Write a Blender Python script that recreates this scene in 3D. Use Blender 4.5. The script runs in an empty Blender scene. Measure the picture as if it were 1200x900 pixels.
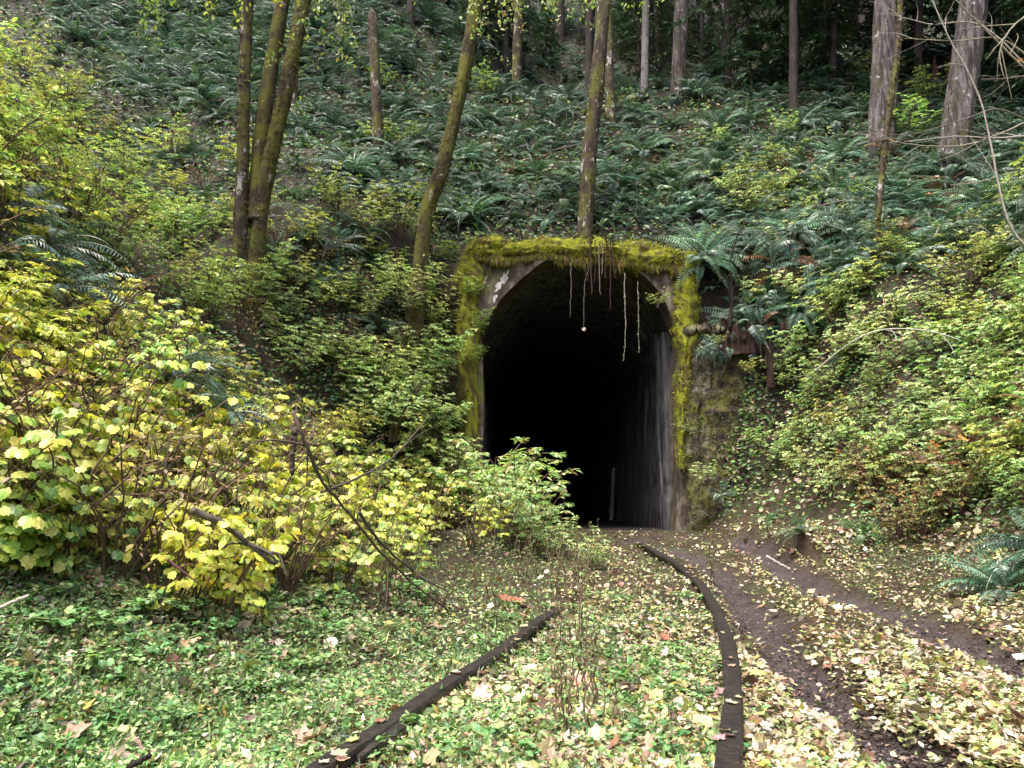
import bpy, math, random
import numpy as np
from mathutils import Matrix, Vector
R = math.radians
random.seed(7)
rng = np.random.default_rng(11)
scene = bpy.context.scene
col = scene.collection

# ------------------------------------------------------------------ camera, sky, sun, exposure
PITCH = R(9.15)
CAMZ = 1.0
F = 900.0
cam_d = bpy.data.cameras.new('camera')
cam_d.lens = 27.0
cam_d.sensor_width = 36.0
cam_d.clip_start = 0.05
cam_d.clip_end = 600
cam = bpy.data.objects.new('camera', cam_d)
col.objects.link(cam)
cam.location = (0, 0, CAMZ)
cam.rotation_euler = (math.pi / 2 + PITCH, 0, 0)
scene.camera = cam

SUN_EL, SUN_AZ = R(64), R(218)          # azimuth measured clockwise from +Y
world = bpy.data.worlds.new('World')
scene.world = world
world.use_nodes = True
wn = world.node_tree
sky = wn.nodes.new('ShaderNodeTexSky')
sky.sky_type = 'NISHITA'
sky.sun_disc = False
sky.sun_elevation = SUN_EL
sky.sun_rotation = SUN_AZ
sky.dust_density = 6.0
sky.air_density = 0.8
sky.ozone_density = 0.6
bg = wn.nodes['Background']
wn.links.new(sky.outputs[0], bg.inputs[0])
bg.inputs[1].default_value = 0.148
sd = bpy.data.lights.new('sun', 'SUN')
sd.energy = 1.4
sd.angle = R(20)
sd.color = (1.0, 0.96, 0.88)
sun = bpy.data.objects.new('sun', sd)
col.objects.link(sun)
sv = Vector((math.sin(SUN_AZ) * math.cos(SUN_EL), math.cos(SUN_AZ) * math.cos(SUN_EL), math.sin(SUN_EL)))
sun.rotation_euler = sv.to_track_quat('Z', 'Y').to_euler()
scene.view_settings.view_transform = 'Standard'
scene.view_settings.look = 'None'
scene.view_settings.gamma = 1
scene.view_settings.exposure = 1.66
cy = scene.cycles
cy.max_bounces = 5
cy.diffuse_bounces = 3
cy.glossy_bounces = 2
cy.transmission_bounces = 3
cy.transparent_max_bounces = 4
cy.caustics_reflective = False
cy.caustics_refractive = False
cy.use_adaptive_sampling = True
cy.adaptive_threshold = 0.02
cy.use_denoising = True

# ------------------------------------------------------------------ noise and terrain
_tab = np.random.default_rng(3).random((256, 256))
def vnoise(x, y, s=1.0, o=0):
    x = np.asarray(x, float) / s + 17.3 + o * 7.1; y = np.asarray(y, float) / s + 41.7 + o * 3.7
    xi = np.floor(x).astype(int); yi = np.floor(y).astype(int)
    fx = x - xi; fy = y - yi
    fx = fx * fx * (3 - 2 * fx); fy = fy * fy * (3 - 2 * fy)
    a = _tab[xi % 256, yi % 256]; b = _tab[(xi + 1) % 256, yi % 256]
    c = _tab[xi % 256, (yi + 1) % 256]; d = _tab[(xi + 1) % 256, (yi + 1) % 256]
    return (a * (1 - fx) + b * fx) * (1 - fy) + (c * (1 - fx) + d * fx) * fy * 1.0 - 0.5
def sstep(a, b, x):
    t = np.clip((x - a) / (b - a), 0, 1)
    return t * t * (3 - 2 * t)
def base(Y):
    return 0.45 * sstep(7, 19, Y)
def pixdir(px, py):
    x = (np.asarray(px, float) - 600) / F; y = (450 - np.asarray(py, float)) / F
    cp, sp = math.cos(PITCH), math.sin(PITCH)
    return x, cp - y * sp, sp + y * cp
def wp(px, py, Y):
    """world point on a sight line at distance Y"""
    dx, dy, dz = pixdir(px, py)
    t = Y / dy
    return np.array([float(dx * t), float(Y), CAMZ + float(dz * t)])
def onbase(px, py, h=0.0):
    dx, dy, dz = [float(v) for v in pixdir(px, py)]
    Ys = np.linspace(1.0, 18.0, 3400)
    g = CAMZ + dz / dy * Ys - base(Ys) - h
    k = int(np.argmax(g < 0)) if (g < 0).any() else len(Ys) - 1
    return (dx / dy * Ys[k], float(Ys[k]))
RUTS = [[onbase(*p) for p in ((735, 634), (800, 645), (845, 672), (885, 715), (925, 770), (985, 830), (1090, 900), (1240, 985))],
        [onbase(*p) for p in ((745, 632), (800, 630), (860, 632), (905, 655), (960, 690), (1040, 716), (1110, 745), (1200, 780), (1400, 850))]]
def polydist(X, Y, P):
    d = np.full(np.shape(X), 1e9)
    for (ax, ay), (bx, by) in zip(P[:-1], P[1:]):
        vx, vy = bx - ax, by - ay
        t = np.clip(((X - ax) * vx + (Y - ay) * vy) / (vx * vx + vy * vy + 1e-9), 0, 1)
        d = np.minimum(d, np.hypot(X - ax - t * vx, Y - ay - t * vy))
    return d
def mudmask(X, Y):
    n = vnoise(X, Y, .35, 5) * .16
    m1 = 1 - sstep(.09, .29, polydist(X, Y, RUTS[0]) + n)
    m2 = 1 - sstep(.17, .38, polydist(X, Y, RUTS[1]) + n)
    return np.maximum(m1, m2)
PCX, PHW = 1.62, 2.9
def toes(Y):
    xl = np.interp(Y, [0, 3, 7.5, 12, 19], [-1.7, -1.25, -0.3, -0.3, -0.8])
    xr = np.interp(Y, [0, 5, 7, 12, 19], [4.0, 4.5, 4.9, 4.9, 4.5])
    return xl, xr
def T(X, Y, fine=True):
    X = np.asarray(X, float); Y = np.asarray(Y, float)
    b = base(Y)
    xl, xr = toes(Y)
    s = np.maximum(xl - X, 0)
    bl = b + 0.3 * s + 0.30 * (s - 1.4 + np.sqrt((s - 1.4) ** 2 + .3)) - .05
    s2 = np.maximum(X - xr, 0)
    br = b + 0.3 * s2 + 0.34 * (s2 - .7 + np.sqrt((s2 - .7) ** 2 + .2)) - .04
    bank = np.maximum(bl, br)
    hl = (Y - 11.5) + .15 * np.maximum(0, Y - 30)
    hr = np.minimum(Y, 30) - 11.5 + .14 * np.clip(Y - 30, 0, 14) + 1.15 * np.maximum(0, Y - 44)
    u = sstep(-7, 3, X)
    hill = hl * (1 - u) + hr * u
    hill = hill + 0.12 * np.abs(X - 1.6)
    k = .004 + .8 * sstep(.6, 3, bank - b)
    nat = 0.5 * (bank + hill + np.sqrt((bank - hill) ** 2 + k))
    d = np.maximum(0, np.abs(X - PCX) - PHW)
    cutl = b + 0.32 * d + np.minimum(d / .8, 1) * 1.9 * np.maximum(0, Y - 16.4) + 1.0 * np.maximum(d - 1.2, 0)
    cutr = b + 0.85 * d + np.minimum(d / .3, 1) * 4.6 * np.maximum(0, Y - 18.35) + 1.3 * np.maximum(d - 1.7, 0) * sstep(15, 18, Y) + .5 * np.maximum(d - 1.2, 0)
    cut = np.where(X < PCX, cutl, cutr)
    cut = np.where(d <= 0, b, cut)
    ins = sstep(-.2, .5, X - xl) * sstep(-.2, .5, xr - X) * (d <= 0)
    wc = np.maximum(ins, sstep(10.0, 14.5, Y))
    cutm = nat + (np.minimum(nat, cut) - nat) * wc
    lid = 7.3 + 1.5 * np.maximum(0, Y - 19.7) + .8 * np.maximum(0, d - .3)
    z = np.where(Y < 19.35, cutm, np.minimum(nat, lid))
    off = sstep(0.0, 1.2, z - b) * (1 - .85 * (sstep(18.5, 19.3, Y) * (1 - sstep(20, 22, Y)) * (d < .6)))
    z = z + off * (vnoise(X, Y, 2.6) * .8 + vnoise(X, Y, .8, 2) * .25)
    if fine:
        z = z + vnoise(X, Y, .5, 3) * .05 + vnoise(X, Y, .33, 14) * .11 * sstep(.1, -.4, X - xl) + vnoise(X, Y, .17, 4) * .02 - .10 * mudmask(X, Y)
    return z

# depth table of the sight lines, so that plants can be set on the real slope
_gx = np.arange(-400, 1601, 5.0); _gy = np.arange(-200, 1101, 5.0)
_GX, _GY = np.meshgrid(_gx, _gy)
_dx, _dy, _dz = pixdir(_GX, _GY)
_ts = np.geomspace(1.2, 110, 420)
_hitY = np.full(_GX.shape, 110.0); _done = np.zeros(_GX.shape, bool); _prev = None
for t in _ts:
    X = _dx / _dy * t; Z = CAMZ + _dz / _dy * t
    g = Z - T(X, np.full(X.shape, t), False)
    if _prev is not None:
        c = (g < 0) & (~_done)
        f = _prev[1] / np.maximum(_prev[1] - g, 1e-6)
        _hitY = np.where(c, _prev[0] + np.clip(f, 0, 1) * (t - _prev[0]), _hitY)
        _done |= c
    _prev = (t, np.maximum(g, 1e-6))
def hit(px, py):
    """ground point(s) under pixel(s)"""
    px = np.asarray(px, float); py = np.asarray(py, float)
    i = np.clip((px + 400) / 5, 0, len(_gx) - 1.001); j = np.clip((py + 200) / 5, 0, len(_gy) - 1.001)
    i0 = i.astype(int); j0 = j.astype(int); fi = i - i0; fj = j - j0
    h = lambda a, b: _hitY[a, b]
    Y = (h(j0, i0) * (1 - fi) + h(j0, i0 + 1) * fi) * (1 - fj) + (h(j0 + 1, i0) * (1 - fi) + h(j0 + 1, i0 + 1) * fi) * fj
    dx, dy, dz = pixdir(px, py)
    X = dx / dy * Y
    return X, Y, T(X, Y)
def nrm(X, Y):
    e = .25
    gx = (T(X + e, Y, False) - T(X - e, Y, False)) / (2 * e); gy = (T(X, Y + e, False) - T(X, Y - e, False)) / (2 * e)
    n = np.stack([-gx, -gy, np.ones_like(gx)], -1)
    return n / np.linalg.norm(n, axis=-1, keepdims=True)

# ------------------------------------------------------------------ mesh building
class MB:
    def __init__(s): s.V = []; s.C = []; s.F = {}; s.n = 0
    def add(s, V, faces, C=None):
        V = np.asarray(V, float).reshape(-1, 3)
        if C is None: C = np.full((len(V), 3), .5)
        C = np.asarray(C, float)
        if C.ndim == 1: C = np.repeat(C[None], len(V), 0)
        for f in faces:
            f = np.asarray(f, int)
            if f.ndim == 1: f = f[None]
            s.F.setdefault(f.shape[1], []).append(f + s.n)
        s.V.append(V); s.C.append(C); s.n += len(V)
    def mesh(s, name, mat, smooth=False):
        me = bpy.data.meshes.new(name)
        V = np.concatenate(s.V); C = np.concatenate(s.C)
        vi = []; lt = []
        for k, fl in s.F.items():
            f = np.concatenate(fl); vi.append(f.ravel()); lt.append(np.full(len(f), k))
        vi = np.concatenate(vi); lt = np.concatenate(lt)
        ls = np.concatenate([[0], np.cumsum(lt)[:-1]])
        me.vertices.add(len(V)); me.vertices.foreach_set('co', V.astype(np.float32).ravel())
        me.loops.add(len(vi)); me.loops.foreach_set('vertex_index', vi.astype(np.int32))
        me.polygons.add(len(lt)); me.polygons.foreach_set('loop_start', ls.astype(np.int32)); me.polygons.foreach_set('loop_total', lt.astype(np.int32))
        me.polygons.foreach_set('use_smooth', np.full(len(lt), smooth))
        at = me.attributes.new('tint', 'FLOAT_COLOR', 'POINT')
        at.data.foreach_set('color', np.concatenate([C, np.ones((len(C), 1))], 1).astype(np.float32).ravel())
        me.update(); me.validate()
        me.materials.append(mat)
        return me
def link(name, me, parent=None):
    o = bpy.data.objects.new(name, me); col.objects.link(o)
    if parent: o.parent = parent
    return o
def tag(o, label=None, cat=None, group=None, kind=None):
    if label: o['label'] = label
    if cat: o['category'] = cat
    if group: o['group'] = group
    if kind: o['kind'] = kind
    return o
def empty(name, loc=(0, 0, 0)):
    o = bpy.data.objects.new(name, None); o.empty_display_size = .2
    o.location = [float(a) for a in loc]; col.objects.link(o); return o

def leafT(kind):
    """leaf outlines: base at origin, tip along +Y, length 1"""
    if kind == 'ovate':
        V = [(0, 0, 0), (-.2, .22, .04), (-.27, .5, .03), (-.12, .8, -.04), (0, 1, -.12), (.12, .8, -.04), (.27, .5, .03), (.2, .22, .04), (0, .45, -.04)]
        Fa = [(8, i, (i + 1) % 8)[::-1] for i in range(8)]
    elif kind == 'lance':
        V = [(0, 0, 0), (-.11, .4, .03), (0, 1, -.1), (.11, .4, .03), (0, .45, -.02)]
        Fa = [(4, i, (i + 1) % 4)[::-1] for i in range(4)]
    elif kind == 'quad':
        V = [(0, 0, 0), (-.3, .45, .05), (0, 1, -.1), (.3, .45, .05)]
        return np.array(V), [np.array([(0, 3, 2, 1)])]
    elif kind == 'five':     # broad lobed leaf of a thimbleberry or vine maple
        pts = [(0, .04), (-.2, -.1), (-.42, .0), (-.46, .2), (-.56, .42), (-.42, .52), (-.36, .74), (-.18, .78), (0, 1.0), (.16, .76), (.38, .72), (.4, .54), (.54, .40), (.44, .18), (.40, .0), (.18, -.08)]
        V = [(x, y, -.22 * (x * x) * 1.3 - .1 * max(y - .3, 0) + .03 * math.sin(9 * x)) for x, y in pts] + [(0, .3, .02)]
        Fa = [(16, i, (i + 1) % 16)[::-1] for i in range(16)]
    elif kind == 'maple':    # fallen bigleaf maple leaf, curled
        pts = [(0, 0), (-.3, -.06), (-.32, .12), (-.55, .24), (-.42, .40), (-.42, .70), (-.22, .64), (0, 1.0), (.2, .62), (.46, .64), (.40, .38), (.52, .2), (.30, .12), (.26, -.08)]
        V = [(x, y, .55 * x * x + .30 * (y - .3) ** 2 + .07 * math.sin(7 * x + 3 * y)) for x, y in pts] + [(0, .3, -.01)]
        Fa = [(14, i, (i + 1) % 14)[::-1] for i in range(14)]
    return np.array(V, float), [np.array(Fa)]
LT = {k: leafT(k) for k in ('ovate', 'lance', 'quad', 'five', 'maple')}
def leaves(mb, kind, P, D, N, S, C, width=None):
    """many leaves at once: position, tip direction, face normal, size, colour"""
    P = np.asarray(P, float); n = len(P)
    if n == 0: return
    D = D / np.maximum(np.linalg.norm(D, axis=1, keepdims=True), 1e-6)
    N = N - (N * D).sum(1, keepdims=True) * D
    N = N / np.maximum(np.linalg.norm(N, axis=1, keepdims=True), 1e-6)
    Xv = np.cross(D, N)
    tv, fs = LT[kind]; k = len(tv)
    S = np.broadcast_to(np.asarray(S, float), (n,))[:, None, None]
    W = np.ones((n, 1, 1)) if width is None else np.asarray(width)[:, None, None]
    V = P[:, None] + S * (W * tv[None, :, 0:1] * Xv[:, None] + tv[None, :, 1:2] * D[:, None] + tv[None, :, 2:3] * N[:, None])
    C = np.asarray(C, float)
    if C.ndim == 1: C = np.repeat(C[None], n, 0)
    off = (np.arange(n) * k)[:, None, None]
    mb.add(V.reshape(-1, 3), [(f[None] + off).reshape(-1, f.shape[1]) for f in fs], np.repeat(C, k, 0))
def tube(mb, pts, rad, sides=6, C=(.5, .5, .5), rough=0.0, seed=0, ridges=0):
    P = np.asarray(pts, float); n = len(P)
    rad = np.broadcast_to(np.asarray(rad, float), (n,))
    tg = np.gradient(P, axis=0); tg /= np.maximum(np.linalg.norm(tg, axis=1, keepdims=True), 1e-9)
    ref = np.array([1., 0, 0]) if abs(tg[0, 0]) < .8 else np.array([0, 1., 0])
    a = np.cross(tg, ref); a /= np.linalg.norm(a, axis=1, keepdims=True)
    b = np.cross(tg, a)
    th = np.arange(sides) / sides * 2 * math.pi
    rr = rad[:, None] * np.ones((1, sides))
    if rough:
        arc = np.concatenate([[0], np.cumsum(np.linalg.norm(np.diff(P, axis=0), axis=1))])
        cx = np.cos(th)[None] * 1.0; sx = np.sin(th)[None]
        A = arc[:, None] * np.ones((1, sides))
        rr = rr * (1 + rough * (vnoise(A * .9 + cx * 1.2 + seed, sx * 1.2 + seed * 3 + cx * .4, .55, seed) * 1.2 + vnoise(A + cx * 1.7 + seed, sx * 1.7 + seed, .16, seed + 1) * .6))
        if ridges:
            rr = rr * (1 + ridges * vnoise(A * .35 + seed, np.ones((n, 1)) * np.arange(sides)[None] * 1.0, .7, seed + 2))
    V = P[:, None] + rr[:, :, None] * (np.cos(th)[None, :, None] * a[:, None] + np.sin(th)[None, :, None] * b[:, None])
    i = np.arange(n - 1)[:, None] * sides; j = np.arange(sides)[None]; j2 = (j + 1) % sides
    f = np.stack([i + j, i + j2, i + sides + j2, i + sides + j], -1).reshape(-1, 4)
    caps = []
    if sides > 4:
        caps = [np.arange(sides)[::-1][None], (np.arange(sides) + (n - 1) * sides)[None]]
    mb.add(V.reshape(-1, 3), [f] + caps, C)
def smoothpath(pts, n):
    P = np.asarray(pts, float); t = np.linspace(0, len(P) - 1, n)
    out = []
    for u in t:
        i = min(int(u), len(P) - 2); f = u - i
        p0 = P[max(i - 1, 0)]; p1 = P[i]; p2 = P[i + 1]; p3 = P[min(i + 2, len(P) - 1)]
        out.append(.5 * ((2 * p1) + (-p0 + p2) * f + (2 * p0 - 5 * p1 + 4 * p2 - p3) * f * f + (-p0 + 3 * p1 - 3 * p2 + p3) * f ** 3))
    return np.array(out)
def unit(v): return v / np.maximum(np.linalg.norm(v, axis=-1, keepdims=True), 1e-9)
def pick(pal, n, r=rng, var=.18):
    pal = np.array([p[:3] for p in pal], float) if not isinstance(pal, tuple) else None
    return pal
def colours(pal, n, r, var=.2):
    w = np.array([p[3] for p in pal]); w = w / w.sum()
    i = r.choice(len(pal), n, p=w)
    c = np.array([p[:3] for p in pal])[i]
    return np.clip(c * (1 + var * r.standard_normal((n, 1))) * (1 + .06 * r.standard_normal((n, 3))), .004, .9)

# ------------------------------------------------------------------ materials
def newmat(name):
    m = bpy.data.materials.new(name); m.use_nodes = True
    nt = m.node_tree; nt.nodes.clear()
    out = nt.nodes.new('ShaderNodeOutputMaterial')
    return m, nt, out
def leafmat(name, rough=.45, trans=.3, gain=1.0, spec=.5, vary=.25):
    m, nt, out = newmat(name); N = nt.nodes.new; L = nt.links.new
    a = N('ShaderNodeAttribute'); a.attribute_name = 'tint'
    oi = N('ShaderNodeObjectInfo')
    hsv = N('ShaderNodeHueSaturation')
    mr = N('ShaderNodeMapRange'); mr.inputs[3].default_value = gain * (1 - vary); mr.inputs[4].default_value = gain * (1 + vary)
    L(oi.outputs['Random'], mr.inputs[0]); L(mr.outputs[0], hsv.inputs['Value'])
    mh = N('ShaderNodeMath'); mh.operation = 'MULTIPLY'; mh.inputs[1].default_value = 7.31; L(oi.outputs['Random'], mh.inputs[0])
    fr = N('ShaderNodeMath'); fr.operation = 'FRACT'; L(mh.outputs[0], fr.inputs[0])
    m2 = N('ShaderNodeMapRange'); m2.inputs[3].default_value = .485; m2.inputs[4].default_value = .515
    L(fr.outputs[0], m2.inputs[0]); L(m2.outputs[0], hsv.inputs['Hue'])
    L(a.outputs['Color'], hsv.inputs['Color'])
    tc = N('ShaderNodeTexCoord'); nz = N('ShaderNodeTexNoise'); nz.inputs['Scale'].default_value = 45; nz.inputs['Detail'].default_value = 2
    L(tc.outputs['Object'], nz.inputs['Vector'])
    m3 = N('ShaderNodeMapRange'); m3.inputs[1].default_value = .3; m3.inputs[2].default_value = .7; m3.inputs[3].default_value = .7; m3.inputs[4].default_value = 1.25
    L(nz.outputs[0], m3.inputs[0])
    mx = N('ShaderNodeVectorMath'); mx.operation = 'SCALE'; L(hsv.outputs[0], mx.inputs[0]); L(m3.outputs[0], mx.inputs[3])
    p = N('ShaderNodeBsdfPrincipled'); p.inputs['Roughness'].default_value = rough; p.inputs['Specular IOR Level'].default_value = spec
    L(mx.outputs[0], p.inputs['Base Color'])
    t = N('ShaderNodeBsdfTranslucent')
    th = N('ShaderNodeVectorMath'); th.operation = 'MULTIPLY'; th.inputs[1].default_value = (1.2, 1.25, .6); L(mx.outputs[0], th.inputs[0]); L(th.outputs[0], t.inputs[0])
    mix = N('ShaderNodeMixShader'); mix.inputs[0].default_value = trans
    L(p.outputs[0], mix.inputs[1]); L(t.outputs[0], mix.inputs[2]); L(mix.outputs[0], out.inputs[0])
    return m
def noisemat(name, cols, scale=4, detail=8, rough=.9, bump=.3, bscale=None, stretch=(1, 1, 1), tint=False, spec=.3, dist=0.0):
    """procedural surface: colour ramp over noise + bump. cols: [(pos, rgb)...]"""
    m, nt, out = newmat(name); N = nt.nodes.new; L = nt.links.new
    tc = N('ShaderNodeTexCoord'); mp = N('ShaderNodeMapping'); mp.inputs['Scale'].default_value = stretch
    L(tc.outputs['Object'], mp.inputs[0])
    nz = N('ShaderNodeTexNoise'); nz.inputs['Scale'].default_value = scale; nz.inputs['Detail'].default_value = detail; nz.inputs['Roughness'].default_value = .65; nz.inputs['Distortion'].default_value = dist
    L(mp.outputs[0], nz.inputs['Vector'])
    cr = N('ShaderNodeValToRGB'); e = cr.color_ramp.elements
    while len(e) < len(cols): e.new(.5)
    for k, (pos, c) in enumerate(cols): e[k].position = pos; e[k].color = (*c, 1)
    L(nz.outputs[0], cr.inputs[0])
    p = N('ShaderNodeBsdfPrincipled'); p.inputs['Roughness'].default_value = rough; p.inputs['Specular IOR Level'].default_value = spec
    L(cr.outputs[0], p.inputs['Base Color'])
    n2 = N('ShaderNodeTexNoise'); n2.inputs['Scale'].default_value = bscale or scale * 3; n2.inputs['Detail'].default_value = 8
    L(mp.outputs[0], n2.inputs['Vector'])
    bp = N('ShaderNodeBump'); bp.inputs['Strength'].default_value = bump; bp.inputs['Distance'].default_value = .05
    L(n2.outputs[0], bp.inputs['Height']); L(bp.outputs[0], p.inputs['Normal'])
    L(p.outputs[0], out.inputs[0])
    m['col'] = 1
    return m, nt, cr, p, mp
def patchmix(m, nt, cr, p, mp, colr, scale, lo, hi, rough=None, off=(3, 1, 2), stretch=None):
    """a second colour in patches (lichen, moss, lime, dirt)"""
    N = nt.nodes.new; L = nt.links.new
    src = p.inputs['Base Color'].links[0].from_socket
    tc = N('ShaderNodeTexCoord'); m2 = N('ShaderNodeMapping'); m2.inputs['Location'].default_value = off
    if stretch: m2.inputs['Scale'].default_value = stretch
    L(tc.outputs['Object'], m2.inputs[0])
    nz = N('ShaderNodeTexNoise'); nz.inputs['Scale'].default_value = scale; nz.inputs['Detail'].default_value = 9; nz.inputs['Roughness'].default_value = .7
    L(m2.outputs[0], nz.inputs['Vector'])
    mr = N('ShaderNodeMapRange'); mr.inputs[1].default_value = lo; mr.inputs[2].default_value = hi; L(nz.outputs[0], mr.inputs[0])
    mx = N('ShaderNodeMix'); mx.data_type = 'RGBA'
    L(mr.outputs[0], mx.inputs[0]); L(src, mx.inputs[6]); mx.inputs[7].default_value = (*colr, 1)
    L(mx.outputs[2], p.inputs['Base Color'])
def tintmat(name, rough=.9, spec=.3, bump=.3, bscale=20, gain=1.0):
    m, nt, out = newmat(name); N = nt.nodes.new; L = nt.links.new
    a = N('ShaderNodeAttribute'); a.attribute_name = 'tint'
    tc = N('ShaderNodeTexCoord'); nz = N('ShaderNodeTexNoise'); nz.inputs['Scale'].default_value = bscale; nz.inputs['Detail'].default_value = 8; nz.inputs['Roughness'].default_value = .7
    L(tc.outputs['Object'], nz.inputs['Vector'])
    mr = N('ShaderNodeMapRange'); mr.inputs[1].default_value = .25; mr.inputs[2].default_value = .75; mr.inputs[3].default_value = .5 * gain; mr.inputs[4].default_value = 1.5 * gain
    L(nz.outputs[0], mr.inputs[0])
    mx = N('ShaderNodeVectorMath'); mx.operation = 'SCALE'; L(a.outputs['Color'], mx.inputs[0]); L(mr.outputs[0], mx.inputs[3])
    p = N('ShaderNodeBsdfPrincipled'); p.inputs['Roughness'].default_value = rough; p.inputs['Specular IOR Level'].default_value = spec
    L(mx.outputs[0], p.inputs['Base Color'])
    bp = N('ShaderNodeBump'); bp.inputs['Strength'].default_value = bump; bp.inputs['Distance'].default_value = .04
    L(nz.outputs[0], bp.inputs['Height']); L(bp.outputs[0], p.inputs['Normal'])
    L(p.outputs[0], out.inputs[0])
    return m
M = {}
M['leaf'] = leafmat('leaf', .42, .32, gain=1.2)
M['fern'] = leafmat('fern_leaf', .38, .18, spec=.8, vary=.35)
M['cover'] = leafmat('ground_leaf', .45, .25, vary=0)
M['litter'] = leafmat('dead_leaf', .5, .12, vary=0, spec=.5)
M['needle'] = leafmat('needles', .6, .1, vary=.3)
M['stem'] = tintmat('stem_bark', bscale=30)
M['moss'] = tintmat('moss', rough=1, spec=.1, bump=.6, bscale=35)
M['ground'] = tintmat('forest_soil', rough=.68, spec=.25, bump=.9, bscale=16)
k = noisemat('mossy_bark', [(.3, (.014, .010, .008)), (.5, (.05, .035, .025)), (.7, (.10, .08, .06))], 5, 9, .9, .8, 16, (1, 1, .35)); M['mossy_bark'] = k[0]
patchmix(*k, (.085, .085, .018), 1.6, .47, .57); patchmix(*k, (.36, .35, .33), 3.2, .58, .63, off=(9, 2, 4), stretch=(1.6, 1.6, .8))
k = noisemat('moss_trunk', [(.3, (.014, .010, .007)), (.5, (.045, .035, .018)), (.7, (.085, .072, .03))], 4, 9, .95, .8, 18, (1, 1, .4)); M['moss_trunk'] = k[0]
patchmix(*k, (.10, .10, .018), 1.7, .42, .56); patchmix(*k, (.30, .28, .23), 4, .60, .66, off=(9, 2, 4))
k = noisemat('grey_bark', [(.35, (.022, .018, .018)), (.5, (.10, .085, .087)), (.7, (.19, .17, .175))], 7, 9, .9, 1.0, 12, (1, 1, .16)); M['grey_bark'] = k[0]
patchmix(*k, (.06, .06, .02), 1.1, .54, .66); patchmix(*k, (.42, .42, .40), 5, .60, .64, off=(9, 2, 4)); patchmix(*k, (.03, .024, .022), 4, .50, .58, off=(2, 8, 4), stretch=(2.2, 2.2, .25))
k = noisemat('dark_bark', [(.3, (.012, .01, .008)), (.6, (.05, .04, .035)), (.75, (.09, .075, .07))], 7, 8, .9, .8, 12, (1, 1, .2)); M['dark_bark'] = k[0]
k = noisemat('red_bark', [(.3, (.03, .012, .01)), (.55, (.12, .05, .04)), (.75, (.2, .1, .085))], 6, 8, .9, .8, 14, (1, 1, .12)); M['red_bark'] = k[0]
k = noisemat('pale_bark', [(.3, (.12, .11, .10)), (.55, (.24, .23, .22)), (.75, (.34, .33, .32))], 5, 8, .85, .5, 14, (1, 1, .5)); M['pale_bark'] = k[0]
patchmix(*k, (.08, .07, .05), 6, .56, .62)
k = noisemat('portal_concrete', [(.34, (.02, .014, .011)), (.5, (.08, .06, .046)), (.66, (.22, .19, .16))], 3.5, 10, .85, .7, 9, (1, 1, .6)); M['concrete'] = k[0]
patchmix(*k, (.09, .10, .02), 1.4, .50, .62); patchmix(*k, (.03, .025, .02), 3.5, .52, .64, off=(7, 7, 1), stretch=(1, 1, .25))
k = noisemat('lime_stain', [(.35, (.2, .18, .16)), (.62, (.62, .6, .6))], 12, 8, .7, .5, 30); M['lime'] = k[0]
k = noisemat('wet_lining', [(.36, (.02, .02, .02)), (.50, (.12, .118, .115)), (.64, (.42, .42, .43))], 4, 9, .55, .5, 10, (1.6, 1.6, .10), spec=.5); M['lining'] = k[0]
patchmix(*k, (.02, .028, .01), 1.2, .52, .66)
k = noisemat('grey_post', [(.3, (.03, .03, .03)), (.5, (.085, .085, .09)), (.75, (.18, .18, .19))], 6, 8, .8, .6, 20, (1.5, 1.5, .2)); M['post'] = k[0]
k = noisemat('mossy_stone', [(.3, (.05, .045, .03)), (.5, (.11, .10, .06)), (.72, (.2, .19, .15))], 3, 10, .95, .9, 12); M['stone'] = k[0]
patchmix(*k, (.085, .085, .02), 1.6, .42, .56); patchmix(*k, (.04, .03, .025), 3, .50, .58, off=(5, 5, 1))
k = noisemat('rail_rust', [(.35, (.007, .006, .006)), (.55, (.020, .015, .013)), (.72, (.07, .04, .03))], 16, 9, .55, .35, 50, spec=.5); M['rail'] = k[0]
k = noisemat('rotten_wood', [(.36, (.006, .004, .003)), (.5, (.022, .011, .009)), (.68, (.07, .03, .025))], 9, 9, .95, 1, 12, (1, 1, .15)); M['rotten'] = k[0]
k = noisemat('old_log', [(.3, (.09, .07, .05)), (.55, (.25, .21, .17)), (.8, (.42, .38, .33))], 8, 9, .9, .7, 18, (.3, 1, 1)); M['log'] = k[0]

# ------------------------------------------------------------------ ground sheet
def axis(pieces):
    out = []
    for a, b, s in pieces: out += list(np.arange(a, b - 1e-9, s))
    return np.array(out + [pieces[-1][1]])
gx = axis([(-60, -20, 2), (-20, -8, .5), (-8, -3, .16), (-3, 6, .07), (6, 12, .16), (12, 24, .5), (24, 64, 2)])
gy = axis([(-12, 0, 1), (0, 1.6, .2), (1.6, 10, .07), (10, 19.2, .14), (19.2, 19.5, .3), (19.5, 34, .35), (34, 60, 1), (60, 110, 3)])
GX, GY = np.meshgrid(gx, gy)
GZ = T(GX, GY)
nx, ny = len(gx), len(gy)
f = np.stack([np.arange(nx - 1)[None] + np.arange(ny - 1)[:, None] * nx] * 4, -1) + np.array([0, 1, nx + 1, nx])
jrow = int(np.argmin(np.abs(gy - 19.2)))
keep = np.ones((ny - 1, nx - 1), bool)
keep[jrow, (gx[:-1] > PCX - 2.95) & (gx[1:] < PCX + 2.95)] = False
mud = mudmask(GX, GY)
hgt = np.clip((GZ - base(GY)) / 1.0, 0, 1)
nn = vnoise(GX, GY, .6, 8) + .5; n2 = vnoise(GX, GY, .2, 9) + .5
soil = np.array([.030, .022, .015]); brown = np.array([.065, .043, .028]); mudc = np.array([.056, .043, .043]); olive = np.array([.045, .06, .02])
C = soil[None, None] * (1 - nn[..., None]) + brown * nn[..., None] * .9
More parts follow.
